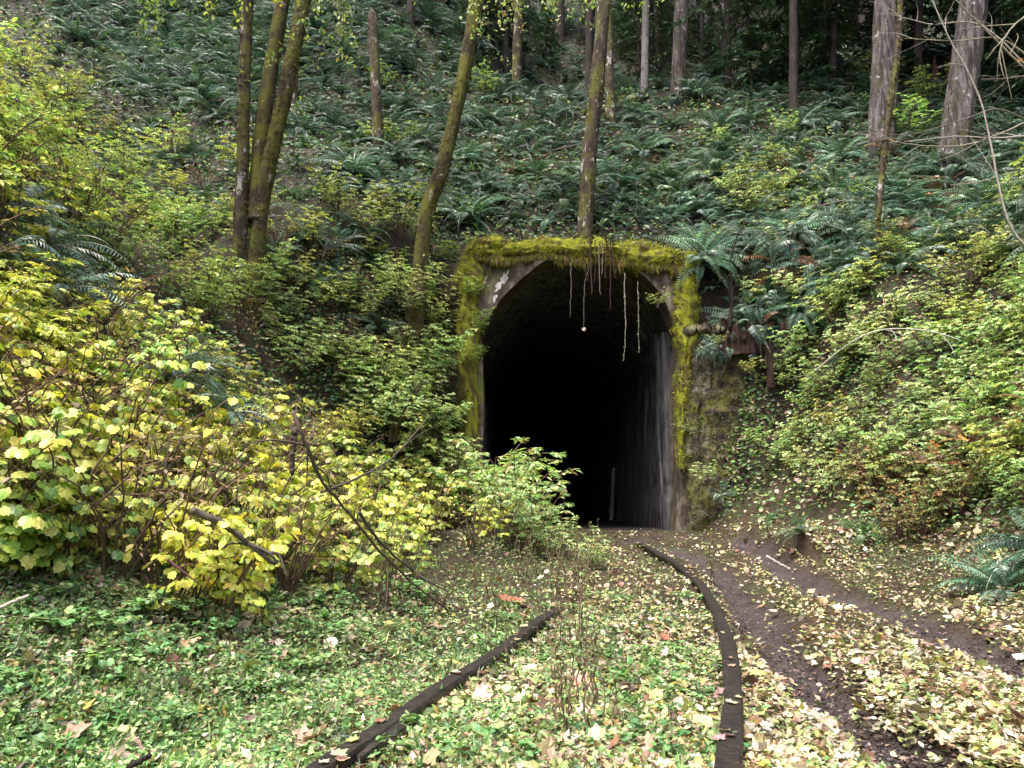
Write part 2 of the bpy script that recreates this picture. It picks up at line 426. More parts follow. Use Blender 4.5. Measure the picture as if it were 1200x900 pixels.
C = C * (1 - .5 * (n2[..., None] > .6)) + olive * .5 * (n2[..., None] > .6)
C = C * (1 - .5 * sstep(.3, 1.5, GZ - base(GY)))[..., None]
C = C * (1 - mud[..., None]) + mudc * (.7 + .6 * n2[..., None]) * mud[..., None]
gm = MB(); gm.add(np.stack([GX, GY, GZ], -1).reshape(-1, 3), [f[keep]], C.reshape(-1, 3))
ground = link('ground', gm.mesh('ground', M['ground'], True)); tag(ground, kind='structure')
tf = MB()
fx = np.linspace(PCX - 2.9, PCX + 2.9, 24); fy = np.linspace(19.19, 62, 60)
FX, FY = np.meshgrid(fx, fy); FZ = .445 + vnoise(FX, FY, .5, 3) * .05
ff = np.stack([np.arange(23)[None] + np.arange(59)[:, None] * 24] * 4, -1) + np.array([0, 1, 25, 24])
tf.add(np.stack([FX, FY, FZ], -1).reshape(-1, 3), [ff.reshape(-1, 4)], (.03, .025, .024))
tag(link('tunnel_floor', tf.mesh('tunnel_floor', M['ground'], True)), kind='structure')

# ------------------------------------------------------------------ tunnel portal
PY = 19.0
opx = [(567, 640), (566, 560), (566, 470), (566, 385), (580, 358), (598, 338), (618, 320), (640, 306), (668, 301), (700, 302), (728, 309), (752, 322), (772, 342), (786, 366), (793, 395), (793, 470), (793, 560), (792, 640)]
inner = np.array([wp(a, b, PY) for a, b in opx])
jj_ = rng.normal(0, .035, inner.shape) * np.array([1, 0, 1]); jj_[[0, -1]] = 0
inner = inner + jj_
inner = np.concatenate([smoothpath(inner[:4], 16)[:-1], smoothpath(inner[3:15], 60), smoothpath(inner[14:], 16)[1:]])
X0, X1 = wp(542, 300, PY)[0], wp(811, 300, PY)[0]
ZL, ZR = wp(542, 283, PY)[2], wp(811, 296, PY)[2]
portal = empty('tunnel_portal', (PCX, PY, .4))
tag(portal, 'tall concrete tunnel mouth with mossy frame at the end of the track', 'tunnel')
def rel(V): return np.asarray(V) - np.array([PCX, PY, .4])
def outer_of(p):
    """matching point on the outside of the frame"""
    c = np.array([PCX, 4.2]); d = np.array([p[0], p[2]]) - c
    ztop = ZL + (ZR - ZL) * (p[0] - X0) / (X1 - X0)
    ts = []
    if d[0] < -1e-6: ts.append((X0 - c[0]) / d[0])
    if d[0] > 1e-6: ts.append((X1 - c[0]) / d[0])
    if d[1] > 1e-6: ts.append((ztop - c[1]) / d[1])
    if p[2] < 4.2:
        return np.array([X0 if p[0] < PCX else X1, PY, p[2]])
    t = min(ts); q = c + d * t
    return np.array([q[0], PY, q[1]])
outer = np.array([outer_of(p) for p in inner])
n = len(inner); K = 7
fr = np.array([inner + (outer - inner) * k / (K - 1) for k in range(K)])       # K x n x 3
fr[:, :, 1] += vnoise(fr[:, :, 0], fr[:, :, 2], .5, 1) * .10 + vnoise(fr[:, :, 0], fr[:, :, 2], .15, 2) * .04
bk = fr.copy(); bk[:, :, 1] = PY + .75
wall = MB()
idx = lambda k, i: k * n + i
fa = [[idx(k, i), idx(k + 1, i), idx(k + 1, i + 1), idx(k, i + 1)] for k in range(K - 1) for i in range(n - 1)]
wall.add(rel(fr.reshape(-1, 3)), [np.array(fa)])
side = np.concatenate([fr[0], bk[0]]); wall.add(rel(side), [np.array([[i, i + 1, n + i + 1, n + i] for i in range(n - 1)])])
side = np.concatenate([fr[-1], bk[-1]]); wall.add(rel(side), [np.array([[i, n + i, n + i + 1, i + 1] for i in range(n - 1)])])
link('wall', wall.mesh('portal_wall', M['concrete'], True), portal)
# lining
ln = MB(); ys = np.concatenate([np.linspace(PY + .05, PY + 6, 40), np.linspace(PY + 7, PY + 43, 30)])
sc_in = 1.0
rings = []
cen = inner.mean(0)
for y in ys:
    q = inner.copy(); grow = .06 + .05 * min((y - PY), 2)
    q[:, 0] += np.sign(q[:, 0] - PCX) * grow * (np.abs(q[:, 0] - PCX) / 2.4)
    q[:, 2] += np.where(q[:, 2] > 5, grow, 0)
    q[:, 1] = y
    bumpy = vnoise(q[:, 2] * .5 + 40, np.full(n, y), .5, 3) * .10
    q[:, 0] += bumpy * np.sign(q[:, 0] - PCX)
    rings.append(q)
RG = np.array(rings)
ln.add(rel(RG.reshape(-1, 3)), [np.array([[k * n + i, k * n + i + 1, (k + 1) * n + i + 1, (k + 1) * n + i] for k in range(len(ys) - 1) for i in range(n - 1)])])
endc = RG[-1]; ln.add(rel(endc), [np.arange(n)[None]])
link('lining', ln.mesh('tunnel_lining', M['lining'], True), portal)
# plank-like ribs down the inside of the bright wall
for (y, dep, w, z1, mat) in ((20.15, .16, .42, 5.6, 'post'), (22.2, .04, .8, 6.0, 'lining')):
    rb = MB(); zs = np.linspace(.3, z1, 26); xw = 4.02 + .06 + .05 * min(y - PY, 2)
    V = []
    for z in zs:
        o = vnoise(z, y * 3, .4) * .07
        V += [(xw + .15, y - w / 2, z), (xw - dep + o, y - w / 2 + o, z), (xw - dep + o, y + w / 2 + o, z), (xw + .15, y + w / 2, z)]
    m_ = len(zs)
    fcs = [[4 * a + b, 4 * a + b + 1, 4 * a + b + 5, 4 * a + b + 4] for a in range(m_ - 1) for b in range(3)] + [[4 * (m_ - 1) + b for b in range(4)]]
    rb.add(rel(V), [np.array(fcs)])
    link('rib', rb.mesh('lining_rib', M[mat], False), portal)
# lime stain on the corner
for (a, b, w, h) in ((591, 326, 4, 9), (584, 336, 3, 6), (567, 330, 2, 8), (580, 350, 2.5, 5)):
    lm = MB(); cpt = wp(a, b, PY); th = np.linspace(0, 2 * math.pi, 15)[:-1]
    rr = .021 * (1 + .5 * rng.standard_normal(14) * .6)
    V = [(cpt[0] + w * r_ * math.cos(t_) + h * r_ * .35 * math.sin(t_), PY - .085, cpt[2] + h * r_ * math.sin(t_)) for r_, t_ in zip(rr, th)]
    V = [(x, PY + vnoise(x, z, .5, 1) * .10 + vnoise(x, z, .15, 2) * .04 - .006, z) for x, _, z in V]
    V.append((cpt[0], PY + vnoise(cpt[0], cpt[2], .5, 1) * .10 + vnoise(cpt[0], cpt[2], .15, 2) * .04 - .02, cpt[2]))
    lm.add(rel(V), [np.array([[14, i, (i + 1) % 14] for i in range(14)])])
    link('lime_stain', lm.mesh('lime_stain', M['lime'], True), portal)
# moss pad following the outside of the frame
ms = MB()
opath = smoothpath([wp(549, 600, PY), wp(549, 480, PY), wp(549, 400, PY), wp(550, 345, PY), wp(551, 308, PY), wp(554, 293, PY), wp(575, 291, PY), wp(600, 293, PY), wp(640, 289, PY), wp(680, 294, PY), wp(715, 294, PY), wp(750, 300, PY), wp(785, 302, PY), wp(799, 306, PY), wp(802, 322, PY), wp(803, 355, PY), wp(804, 390, PY), wp(802, 430, PY), wp(800, 470, PY), wp(799, 515, PY), wp(798, 550, PY)], 185)
tg = unit(np.gradient(opath, axis=0))
m_ = len(opath); S = 18
V = []; CC = []
arc = np.linspace(0, 24, m_)

for i in range(m_):
    inn = np.array([tg[i, 2], 0, -tg[i, 0]])          # toward the opening or away
    f_ = i / m_
    w = np.interp(f_, [0, .22, .27, .54, .60, .66, .80, .90, 1], [.24, .25, .30, .28, .33, .32, .25, .16, .04])
    w *= 1 + .8 * vnoise(arc[i], 3, .9) + .5 * vnoise(arc[i], 9, .3)
    gap = float(sstep(-.30, -.12, vnoise(arc[i] * 1.0, 77, .8, 15))); w = w * (.6 + .4 * gap)
    for s in range(S):
        a = s / S * 2 * math.pi
        r1 = w * (1 + .35 * vnoise(arc[i] * 1.3 + 5, a * 1.2, .35, 3)); 
        dpt = .20 * (1 + .7 * vnoise(arc[i] + 2, a, .4, 4))
        p = opath[i] + inn * math.cos(a) * r1 + np.array([0, -1, 0]) * math.sin(a) * dpt + np.array([0, .02, 0])
        V.append(p)
        g = vnoise(arc[i] * 1.1, a * .8, .5, 6) + .5; g2 = vnoise(arc[i] * 2, a, .2, 7) + .5
        c_ = np.array([.16, .17, .022]) * (1 - g) + np.array([.29, .31, .035]) * g
        if g2 > .62: c_ = np.array([.10, .075, .035])
        CC.append(c_)
V = np.array(V); CC = np.array(CC)
fcs = [[i * S + s, i * S + (s + 1) % S, (i + 1) * S + (s + 1) % S, (i + 1) * S + s] for i in range(m_ - 1) for s in range(S)]
ms.add(rel(V), [np.array(fcs)], CC)
# tufts of moss
nt_ = 42000
ii = rng.integers(0, m_ - 1, nt_); ss = rng.random(nt_) * 2 * math.pi * .62 - .3
sidx = (ss / (2 * math.pi) * S).astype(int) % S
P = V[ii * S + sidx] + rng.normal(0, .035, (nt_, 3))
cenp = opath[ii]; nr = unit(P - cenp + np.array([0, -.05, 0]))
Dm = unit(nr * .8 + rng.normal(0, .6, (nt_, 3)) + np.array([0, 0, -.3]))
cc = CC[ii * S + sidx] * (1 + .25 * rng.standard_normal((nt_, 1))) * 1.25
leaves(ms, 'quad', rel(P), Dm, nr + rng.normal(0, .3, (nt_, 3)), rng.uniform(.015, .05, nt_), np.clip(cc, .01, .5), np.full(nt_, .7))
# hanging shag under the lintel
nt_ = 3000
ii = rng.integers(48, 116, nt_); P = opath[ii] + np.stack([rng.normal(0, .05, nt_), -rng.random(nt_) * .22, -.22 - rng.random(nt_) * .12], -1)
ln_ = rng.uniform(.03, .12, nt_) * (1 + 5 * np.clip(vnoise(arc[ii], 0 * arc[ii], .45, 12), 0, .5))
cc = np.where(rng.random((nt_, 1)) < .6, np.array([[.15, .145, .025]]), np.array([[.10, .07, .035]])) * (1 + .3 * rng.standard_normal((nt_, 1)))
leaves(ms, 'lance', rel(P), np.stack([rng.normal(0, .12, nt_), rng.normal(0, .12, nt_), -np.ones(nt_)], -1), np.stack([rng.normal(0, .5, nt_), -np.ones(nt_), rng.normal(0, .1, nt_)], -1), ln_, np.clip(cc, .01, .4), np.full(nt_, .8))
ml = MB(); k = 260; ii = rng.integers(50, 128, k); P = opath[ii] + np.stack([rng.normal(0, .1, k), -rng.random(k) * .2, rng.uniform(-.05, .33, k)], -1)
leaves(ml, 'ovate', rel(P), rng.normal(0, 1, (k, 3)), np.array([0, -.7, .7]) + rng.normal(0, .4, (k, 3)), rng.uniform(.04, .09, k), colours([(.5, .46, .26, 2), (.3, .4, .12, 2), (.12, .22, .08, 3), (.2, .1, .06, 1)], k, rng))
link('leaves', ml.mesh('lintel_leaves', M['litter'], False), portal)
link('moss', ms.mesh('moss', M['moss'], False), portal)

# hanging roots and threads
def hang(name, label, cat, pts, r, c, group=None, Yo=18.78, leafy=None, children=0):
    mb = MB(); P = smoothpath([wp(a, b, Yo) for a, b in pts], 14)
    o0 = P[0].copy(); P = P - o0
    P[1:, 0] += rng.normal(0, .008, 13); P[1:, 1] += rng.normal(0, .008, 13)
    tube(mb, P, np.linspace(r, r * .4, 14), 5, c)
    if leafy:
        k = 46; q = P[rng.integers(3, 14, k)] + rng.normal(0, .012, (k, 3))
        leaves(mb, 'ovate', q, rng.normal(0, 1, (k, 3)) + np.array([0, -.3, -.6]), np.array([0, -1, .4]) + rng.normal(0, .4, (k, 3)), rng.uniform(.02, .045, k), leafy)
    o = link(name, mb.mesh(name, M['stem'])); o.location = o0
    tag(o, label, cat, group); return o
hang('hanging_thread', 'thin pale thread hanging alone at the arch crown', 'thread', [(669, 308), (669, 340), (668, 372)], .006, (.3, .27, .24))
hang('hanging_thread', 'long thread in the middle of the opening holding a dangling leaf', 'thread', [(690, 315), (686, 330), (684, 355), (684, 388)], .006, (.3, .27, .24))
hang('hanging_vine', 'long beaded pale vine hanging into the dark opening', 'vine', [(732, 320), (732, 350), (733, 385), (731, 422)], .012, (.3, .28, .22), leafy=(.22, .21, .15))
hang('hanging_vine', 'shorter leafy vine beside the long beaded one', 'vine', [(747, 330), (748, 352), (748, 380), (749, 412)], .010, (.25, .24, .18), leafy=(.2, .2, .13))
for q in range(9):
    a = 686 + q * 4.2 + random.uniform(-1.5, 1.5); z1 = random.choice([322, 330, 338, 326, 345])
    if q == 7: z1 = 362
    hang('hanging_root', 'dark root strand hanging from the middle of the lintel', 'root', [(a, 281 + random.uniform(0, 5)), (a + random.uniform(-2, 2), 300), (a + random.uniform(-3, 3), z1)], random.uniform(.014, .03), random.choice([(.05, .022, .018), (.07, .04, .03), (.13, .11, .085), (.045, .028, .022)]), 'roots over the lintel', Yo=18.68)
lf = MB(); leaves(lf, 'five', [(0, 0, 0)], np.array([[.2, -.1, -1.]]), np.array([[.1, -1., .3]]), .10, (.55, .46, .38))
o = link('dangling_leaf', lf.mesh('dangling_leaf', M['litter'])); o.location = wp(684, 384, 18.78); tag(o, 'single pale leaf dangling in mid air inside the opening', 'leaf')

# ------------------------------------------------------------------ rocky blocks either side
def lump(name, label, cat, Y, px0, px1, py0, py1, depth, mat, courses=1, jag=.12, seed=0):
    a = wp(px0, py1, Y); b = wp(px1, py0, Y)
    mb = MB(); nx_, nz_, nd = 22, 24, 6
    w, h = b[0] - a[0], b[2] - a[2]
    u = np.linspace(0, 1, nx_ + 1); v = np.linspace(0, 1, nz_ + 1)
    U, Vv = np.meshgrid(u, v)
    def disp(X, Z, s_): return vnoise(X, Z, .45, seed + s_) * jag * 2 + vnoise(X, Z, .14, seed + s_ + 1) * jag * .7
    X = U * w; Z = Vv * h * (1 + .12 * vnoise(U * w, 0 * U, .6, seed))
    step = np.floor(Vv * courses) / max(courses, 1)
    joint = (np.abs((Vv * courses) % 1 - .5) > .44) * -.05 + (np.abs((U * 2.3 + step * 1.7) % 1 - .5) > .46) * -.10
    Yf = Vv * .55 + step * .12 - joint + disp(X, Z, 3)
    V = np.stack([X + disp(Z, X, 5) * .5, Yf, Z], -1).reshape(-1, 3)
    q = nx_ + 1
    fcs = [[j * q + i, j * q + i + 1, (j + 1) * q + i + 1, (j + 1) * q + i] for j in range(nz_) for i in range(nx_)]
    mb.add(V, [np.array(fcs)])
    G = V.reshape(nz_ + 1, q, 3)
    rim = np.concatenate([G[::, 0], G[-1, 1:], G[::-1, -1][1:]])
    rb_ = rim.copy(); rb_[:, 1] = depth
    mb.add(np.concatenate([rim, rb_]), [np.array([[i, i + 1, len(rim) + i + 1, len(rim) + i] for i in range(len(rim) - 1)])])
    # top moss and little leaves
    k = 5200; qq = V[rng.integers(0, len(V), k)] + rng.normal(0, .04, (k, 3))
    cc = colours([(.07, .065, .02, 3), (.12, .12, .03, 2), (.07, .05, .03, 2), (.45, .42, .32, 1.2), (.14, .24, .07, 2)], k, rng)
    leaves(mb, 'quad', qq, rng.normal(0, 1, (k, 3)) + np.array([0, -.6, -.3]), np.array([0, -1, .5]) + rng.normal(0, .4, (k, 3)), rng.uniform(.03, .085, k), cc * .9)
    me = mb.mesh(name, mat, False)
    o = link(name, me); o.location = (a[0], Y, a[2]); tag(o, label, cat); return o
lump('retaining_wall', 'mossy crumbling stone wall between tunnel and red stump', 'wall', 18.35, 811, 908, 398, 622, 2.0, M['stone'], 3, .13, 4)
lump('wing_wall', 'low mossy stone block on the leafy side of the tunnel frame', 'wall', 18.7, 506, 545, 385, 500, 1.6, M['stone'], 1, .10, 21)
def stump(label, px, py, Y, w, h, mat, seed, spikes=True, name='tree_stump', lean=0):
    c = wp(px, py, Y); r_ = np.random.default_rng(seed)
    mb = MB(); S_ = 26; zs = np.linspace(-.3, 1, 12)
    th = np.arange(S_) / S_ * 2 * math.pi
    jag = .3 + .7 * r_.random(S_) if spikes else np.ones(S_)
    V = []
    for z in zs:
        rr = w / 2 * (1 + .12 * max(0, .2 - z)) * (1 + .25 * (vnoise(th * 2 + seed, th * 0 + z, .5, seed)))
        hz = np.where(z > 0, z * h * jag, z * h)
        V.append(np.stack([rr * np.cos(th) + lean * z, rr * np.sin(th), hz], -1))
    V = np.concatenate(V)
    fcs = [[j * S_ + i, j * S_ + (i + 1) % S_, (j + 1) * S_ + (i + 1) % S_, (j + 1) * S_ + i] for j in range(11) for i in range(S_)]
    mb.add(V, [np.array(fcs)])
    top = V[-S_:]; inn_ = top * np.array([.55, .55, .6]); mb.add(np.concatenate([top, inn_]), [np.array([[i, (i + 1) % S_, S_ + (i + 1) % S_, S_ + i] for i in range(S_)]), np.arange(S_, 2 * S_)[None]])
    o = link(name, mb.mesh(name, mat, False)); o.location = c; tag(o, label, 'stump'); return o
stump('low rotten red stump on top of the mossy stone wall', 868, 408, 19.0, 1.0, .8, M['rotten'], 5)
stump('thin rotten red post at the outer edge of the mossy wall', 903, 440, 18.1, .16, 1.0, M['rotten'], 9)
stump('broken dark red stump standing between two grey trunks', 1103, 135, 27.0, 1.2, 2.3, M['red_bark'], 12)

# ------------------------------------------------------------------ rails
def rail(name, label, pts, seed, lift=.10, tail=()):
    P = [onbase(a, b, lift) for a, b in pts] + list(tail)
    P = smoothpath([(x, y, float(base(y))) for x, y in P], 90)
    P[:, 2] += lift + .02 * sstep(9, 12, P[:, 1]) - .13 * sstep(13.5, 16.2, P[:, 1]) + vnoise(P[:, 1], P[:, 0], 1.1, seed) * .045
    prof = [(-.033, 0), (.033, 0), (.042, -.012), (.042, -.034), (.012, -.045), (.010, -.125), (.065, -.138), (.065, -.15), (-.065, -.15), (-.065, -.138), (-.010, -.125), (-.012, -.045), (-.042, -.034), (-.042, -.012)]
    P[-12:, 2] -= np.linspace(0, .17, 12)
    tg = unit(np.gradient(P, axis=0)); sd_ = np.stack([tg[:, 1], -tg[:, 0], 0 * tg[:, 0]], -1)
    k = len(prof); V = []
    for i in range(len(P)):
        for a, b in prof:
            V.append(P[i] - P[0] + sd_[i] * (a * 1.15 + rng.normal(0, .0015)) + np.array([0, 0, b * 1.1 + rng.normal(0, .0015)]))
    fcs = [[i * k + j, i * k + (j + 1) % k, (i + 1) * k + (j + 1) % k, (i + 1) * k + j] for i in range(len(P) - 1) for j in range(k)]
    mb = MB(); mb.add(V, [np.array(fcs), np.arange(k)[None], (np.arange(k) + (len(P) - 1) * k)[None][:, ::-1]])
    o = link(name, mb.mesh(name, M['rail'], False)); o.location = P[0]; tag(o, label, 'rail', 'rusty rails of the old track'); return P
RL = rail('rail', 'long straight dark rail running from under the leafy bank', [(300, 948), (372, 899), (450, 848), (520, 800), (580, 762), (620, 735), (648, 713), (662, 702)], 1)
RR = rail('rail', 'curved dark rail beside the muddy trail', [(852, 960), (853, 899), (857, 850), (858, 800), (854, 760), (845, 727), (822, 685), (795, 661), (770, 648)], 2, tail=[(2.35, 14.6), (2.5, 16.2)])
def RLx(Y): return np.interp(Y, RL[:, 1], RL[:, 0])
def RRx(Y): return np.interp(Y, RR[:, 1], RR[:, 0])
def railclear(X, Y):
    d = np.minimum(polydist(X, Y, [tuple(p[:2]) for p in RL[::6]]), polydist(X, Y, [tuple(p[:2]) for p in RR[::6]]))
    return d
# broken timber lying against the long rail
def plank(name, label, cat, a, b, w, h, mat, tilt=0):
    a = np.array(a); b = np.array(b); d = unit(b - a); sdv = unit(np.cross(d, [0, 0, 1])); up = np.cross(sdv, d)
    mb = MB(); L = np.linalg.norm(b - a); V = []; nseg = 14
    for i in range(nseg + 1):
        t = i / nseg * L; e = .75 if i in (0, nseg) else 1
        for x, z in ((-1, 0), (-.8, 1), (.8, 1), (1, 0), (.9, -1), (-.9, -1)):
            V.append(d * t + sdv * x * w / 2 * e * (1 + .2 * rng.standard_normal() * .6) + up * z * h / 2 * e * (1 + .15 * rng.standard_normal()))
    mb.add(V, [np.array([[i * 6 + j, i * 6 + (j + 1) % 6, (i + 1) * 6 + (j + 1) % 6, (i + 1) * 6 + j] for i in range(nseg) for j in range(6)]), np.array([[0, 1, 2, 3, 4, 5]]), np.array([[6 * nseg + j for j in range(6)]])])
    o = link(name, mb.mesh(name, mat)); o.location = a; tag(o, label, cat); return o
pa, pb = onbase(405, 893, .06), onbase(478, 846, .06)
plank('timber_offcut', 'short broken dark timber lying along the long rail', 'timber', (pa[0] + .04, pa[1], .06), (pb[0] + .04, pb[1], .07), .07, .05, M['rail'])
tp = wp(716, 610, 23.5); tq = wp(719, 548, 23.5)
plank('timber_post', 'weathered timber post leaning inside the tunnel mouth', 'post', tp, tq, .12, .10, M['dark_bark'])

# ------------------------------------------------------------------ trees
NEED = {}
def needle_crown(seed, H, Rm, nb, gaps=.0):
    """conifer boughs along a stem of height H"""
    r_ = np.random.default_rng(seed); mb = MB(); bm = MB()
    for k in range(nb):
        z = H * (k + r_.random()) / nb; L = Rm * (1 - z / H) ** .7 * r_.uniform(.6, 1.1) + .25
        az = r_.random() * 2 * math.pi; n_ = 9
        t = np.linspace(0, 1, n_); 
        P = np.stack([np.cos(az) * L * t, np.sin(az) * L * t, z + .15 * L * t - .5 * L * t ** 2], -1)
        tube(bm, P, np.linspace(.022, .006, n_), 4, (.05, .04, .03))
        m_ = int(26 * L / 1.5) + 10
        u = r_.random(m_) ** .7; q = np.stack([np.interp(u, t, P[:, j]) for j in range(3)], -1)
        sdir = np.stack([-np.sin(az) * np.ones(m_), np.cos(az) * np.ones(m_), np.zeros(m_)], -1) * r_.choice([-1, 1], (m_, 1))
        dr = sdir * .8 + np.array([np.cos(az), np.sin(az), 0]) * .6 + np.array([0, 0, -.35]) + r_.normal(0, .2, (m_, 3))
        leaves(mb, 'quad', q, dr, np.array([0, 0, 1.]) + r_.normal(0, .3, (m_, 3)), r_.uniform(.2, .5, m_) * (1.1 - .5 * u) * min(1, .6 + L / 3), colours([(.075, .14, .08, 2), (.12, .20, .10, 1), (.05, .09, .055, 1)], m_, r_), np.full(m_, .55))
    return mb.mesh('conifer_boughs', M['needle']), bm.mesh('conifer_branches', M['stem'])
NEED['big'] = [needle_crown(40 + i, 16, 4.2, 95) for i in range(2)]
NEED['small'] = [needle_crown(50 + i, 5.0, 1.7, 60) for i in range(3)]
def leaf_crown(seed, r0=2.4, n=900, pal=((.10, .14, .03, 2), (.22, .22, .03, 1)), size=.10, n_limb=6):
    r_ = np.random.default_rng(seed); mb = MB(); bm = MB()
    for k in range(n_limb):
        az = r_.random() * 6.28; L = r0 * r_.uniform(.7, 1.3)
        t = np.linspace(0, 1, 9); z0 = k * .7
        P = np.stack([np.cos(az) * L * t + r_.normal(0, .05, 9), np.sin(az) * L * t + r_.normal(0, .05, 9), z0 + L * (.9 * t - .2 * t * t)], -1)
        tube(bm, P, np.linspace(.09, .02, 9), 7, (.06, .05, .03))
        for j in range(10):
            s0 = P[r_.integers(3, 9)]; e = s0 + r_.normal(0, .55, 3); tw = smoothpath([s0, (s0 + e) / 2 + r_.normal(0, .08, 3), e], 6)
            tube(bm, tw, np.linspace(.015, .005, 6), 4, (.06, .05, .03))
            m_ = n // (n_limb * 10)
            q = tw[r_.integers(1, 6, m_)] + r_.normal(0, .14, (m_, 3))
            leaves(mb, 'ovate', q, r_.normal(0, 1, (m_, 3)) + np.array([0, 0, -.4]), np.array([0, 0, 1.]) + r_.normal(0, .45, (m_, 3)), r_.uniform(.6, 1.2, m_) * size, colours(list(pal), m_, r_))
    return mb.mesh('broadleaf_crown', M['leaf']), bm.mesh('limbs', M['mossy_bark'])
CROWN = [leaf_crown(60 + i) for i in range(2)]
def tree(name, label, basepx, toppx, wpx, mat, cat='tree', group=None, H=14, kind='leaf', seed=1, ridges=0, rough=.12, midpx=None, Yb=None, wtop=.8, crown_at=9, broken=False, ctype=None, extra=None, side=20):
    bx, by = basepx
    if Yb is None:
        X, Y, Z = [float(a) for a in hit(bx, by)]
    else:
        q = wp(bx, by, Yb); X, Y = q[0], q[1]; Z = float(T(X, Y))
    p0 = np.array([X, Y, Z]); p0b = wp(bx, by, Y)
    p0 = np.array([p0b[0], Y, min(Z, p0b[2])])
    p2 = wp(*toppx, Y)
    pts = [p0]
    if midpx: pts += [wp(a, b, Y) for a, b in midpx]
    pts.append(p2)
    d = unit(pts[-1] - pts[-2])
    if not broken:
        d = unit(d + np.array([0, 0, .6])); e = pts[-1].copy()
        for k in range(max(1, int((H - (p2[2] - Z)) // 3))):
            e = e + d * 3 + np.array([random.uniform(-.15, .15), random.uniform(-.15, .15), 0]); pts.append(e)
    first = pts[0] + (pts[0] - pts[1]) * .0 + np.array([0, 0, -.7]); pts = [first] + pts
    L = sum(np.linalg.norm(np.array(b) - a) for a, b in zip(pts[:-1], pts[1:]))
    P = smoothpath(pts, max(16, int(L / .16)))
    s = np.linspace(0, L, len(P)); r0 = wpx / 2 * Y / F * (.78 if kind == 'moss' else 1.0)
    vis = np.linalg.norm(p2 - p0)
    rad = r0 * (wtop + (1 - wtop) * np.clip(1 - s / vis, -1.2, 1)) ; rad = np.maximum(rad, r0 * .3)
    rad = rad * (1 + .35 * np.exp(-np.maximum(s - .7, 0) / .35))
    if broken: rad[-3:] *= np.array([1, .8, .45])
    root = empty(name, p0)
    mb = MB(); tube(mb, P - p0, rad, side, (.5,) * 3, rough * (1.9 if kind == 'moss' else 1), seed, ridges)
    tr = link('trunk', mb.mesh('trunk', mat, ridges == 0), root)
    if kind == 'moss':        # shaggy moss and licorice-fern tufts
        k = int(len(P) * 46)
        ii = rng.integers(2, len(P) - 1, k); th = rng.random(k) * 6.28
        rr = rad[ii]
        nr = np.stack([np.cos(th), np.sin(th), 0 * th], -1)
        m_ = (vnoise(s[ii] * .9 + seed, th * .6, .5, seed) > .02)
        q = (P[ii] - p0 + nr * rr[:, None] * 1.0)[m_]; nr = nr[m_]; k = len(q)
        mm = MB(); leaves(mm, 'quad', q, nr * .6 + np.array([0, 0, -.7]) + rng.normal(0, .4, (k, 3)), nr + rng.normal(0, .4, (k, 3)), rng.uniform(.03, .09, k), colours([(.08, .078, .016, 3), (.13, .13, .025, 1.4), (.05, .035, .02, 2.5), (.35, .34, .28, .25)], k, rng), np.full(k, .55))
        link('moss', mm.mesh('trunk_moss', M['moss']), root)
    if kind == 'moss':        # twiggy sprigs leaving the trunk
        sp = MB()
        for q in range(int(len(P) / 14)):
            i = random.randint(8, len(P) - 4)
            if P[i, 2] - p0[2] < 1.2 or P[i, 2] - p0[2] > 9: continue
            az = random.uniform(0, 6.28); L = random.uniform(.4, 1.2); dv = np.array([math.cos(az), math.sin(az), random.uniform(-.1, .5)])
            tt = np.linspace(0, 1, 6)[:, None]; pth = P[i] - p0 + dv * (rad[i] * .7 + L * tt) - np.array([0, 0, .3]) * L * tt ** 2
            tube(sp, pth, np.linspace(.012, .003, 6), 4, (.06, .05, .03))
            m_ = int(26 * L); z = pth[rng.integers(2, 6, m_)] + rng.normal(0, .09, (m_, 3))
            leaves(sp, 'ovate', z, rng.normal(0, 1, (m_, 3)) + np.array([0, 0, -.3]), np.array([0, 0, 1.]) + rng.normal(0, .4, (m_, 3)), rng.uniform(.05, .10, m_), colours([(.22, .34, .11, 2), (.34, .40, .12, 1)], m_, rng))
        if sp.n: link('foliage', sp.mesh('sprigs', M['leaf']), root)
    if ctype == 'broad':
        cme, lme = CROWN[seed % 2]
        i = int(np.argmin(np.abs((P[:, 2] - p0[2]) - crown_at)))
        a = link('crown', cme, root); a.location = P[i] - p0
        b = link('limbs', lme, root); b.location = P[i] - p0
        a.rotation_euler[2] = b.rotation_euler[2] = seed * 1.3
    elif ctype == 'conifer':
        cme, lme = NEED['big'][seed % 2]
        i = int(np.argmin(np.abs((P[:, 2] - p0[2]) - crown_at)))
        a = link('crown', cme, root); a.location = P[i] - p0
        b = link('branches', lme, root); b.location = P[i] - p0
        a.rotation_euler[2] = b.rotation_euler[2] = seed * 1.3
    tag(root, label, cat, group)
    return root, P, rad
A = dict(ctype='broad')
tree('mossy_tree', 'straight reddish brown mossy trunk in front of the forked one', (277, 352), (291, -30), 24, M['mossy_bark'], kind='moss', seed=1, H=13, crown_at=10, midpx=[(283, 240), (286, 130)], wtop=.8, **A)
r_, P_, rad_ = tree('mossy_tree', 'leaning green mossy tree forked low down with two stems', (296, 300), (362, -30), 27, M['moss_trunk'], kind='moss', seed=2, H=13, crown_at=10, midpx=[(312, 210), (336, 100)], wtop=.85, Yb=15.6, **A)
mb = MB(); Pst = smoothpath([wp(300, 260, 15.6), wp(303, 200, 15.7), wp(313, 110, 15.8), wp(336, -30, 15.9), wp(350, -150, 16.0)], 50) - np.array(r_.location)
tube(mb, Pst, np.linspace(.20, .13, 50), 16, (.5,) * 3, .14, 5); link('second_stem', mb.mesh('second_stem', M['moss_trunk'], True), r_)
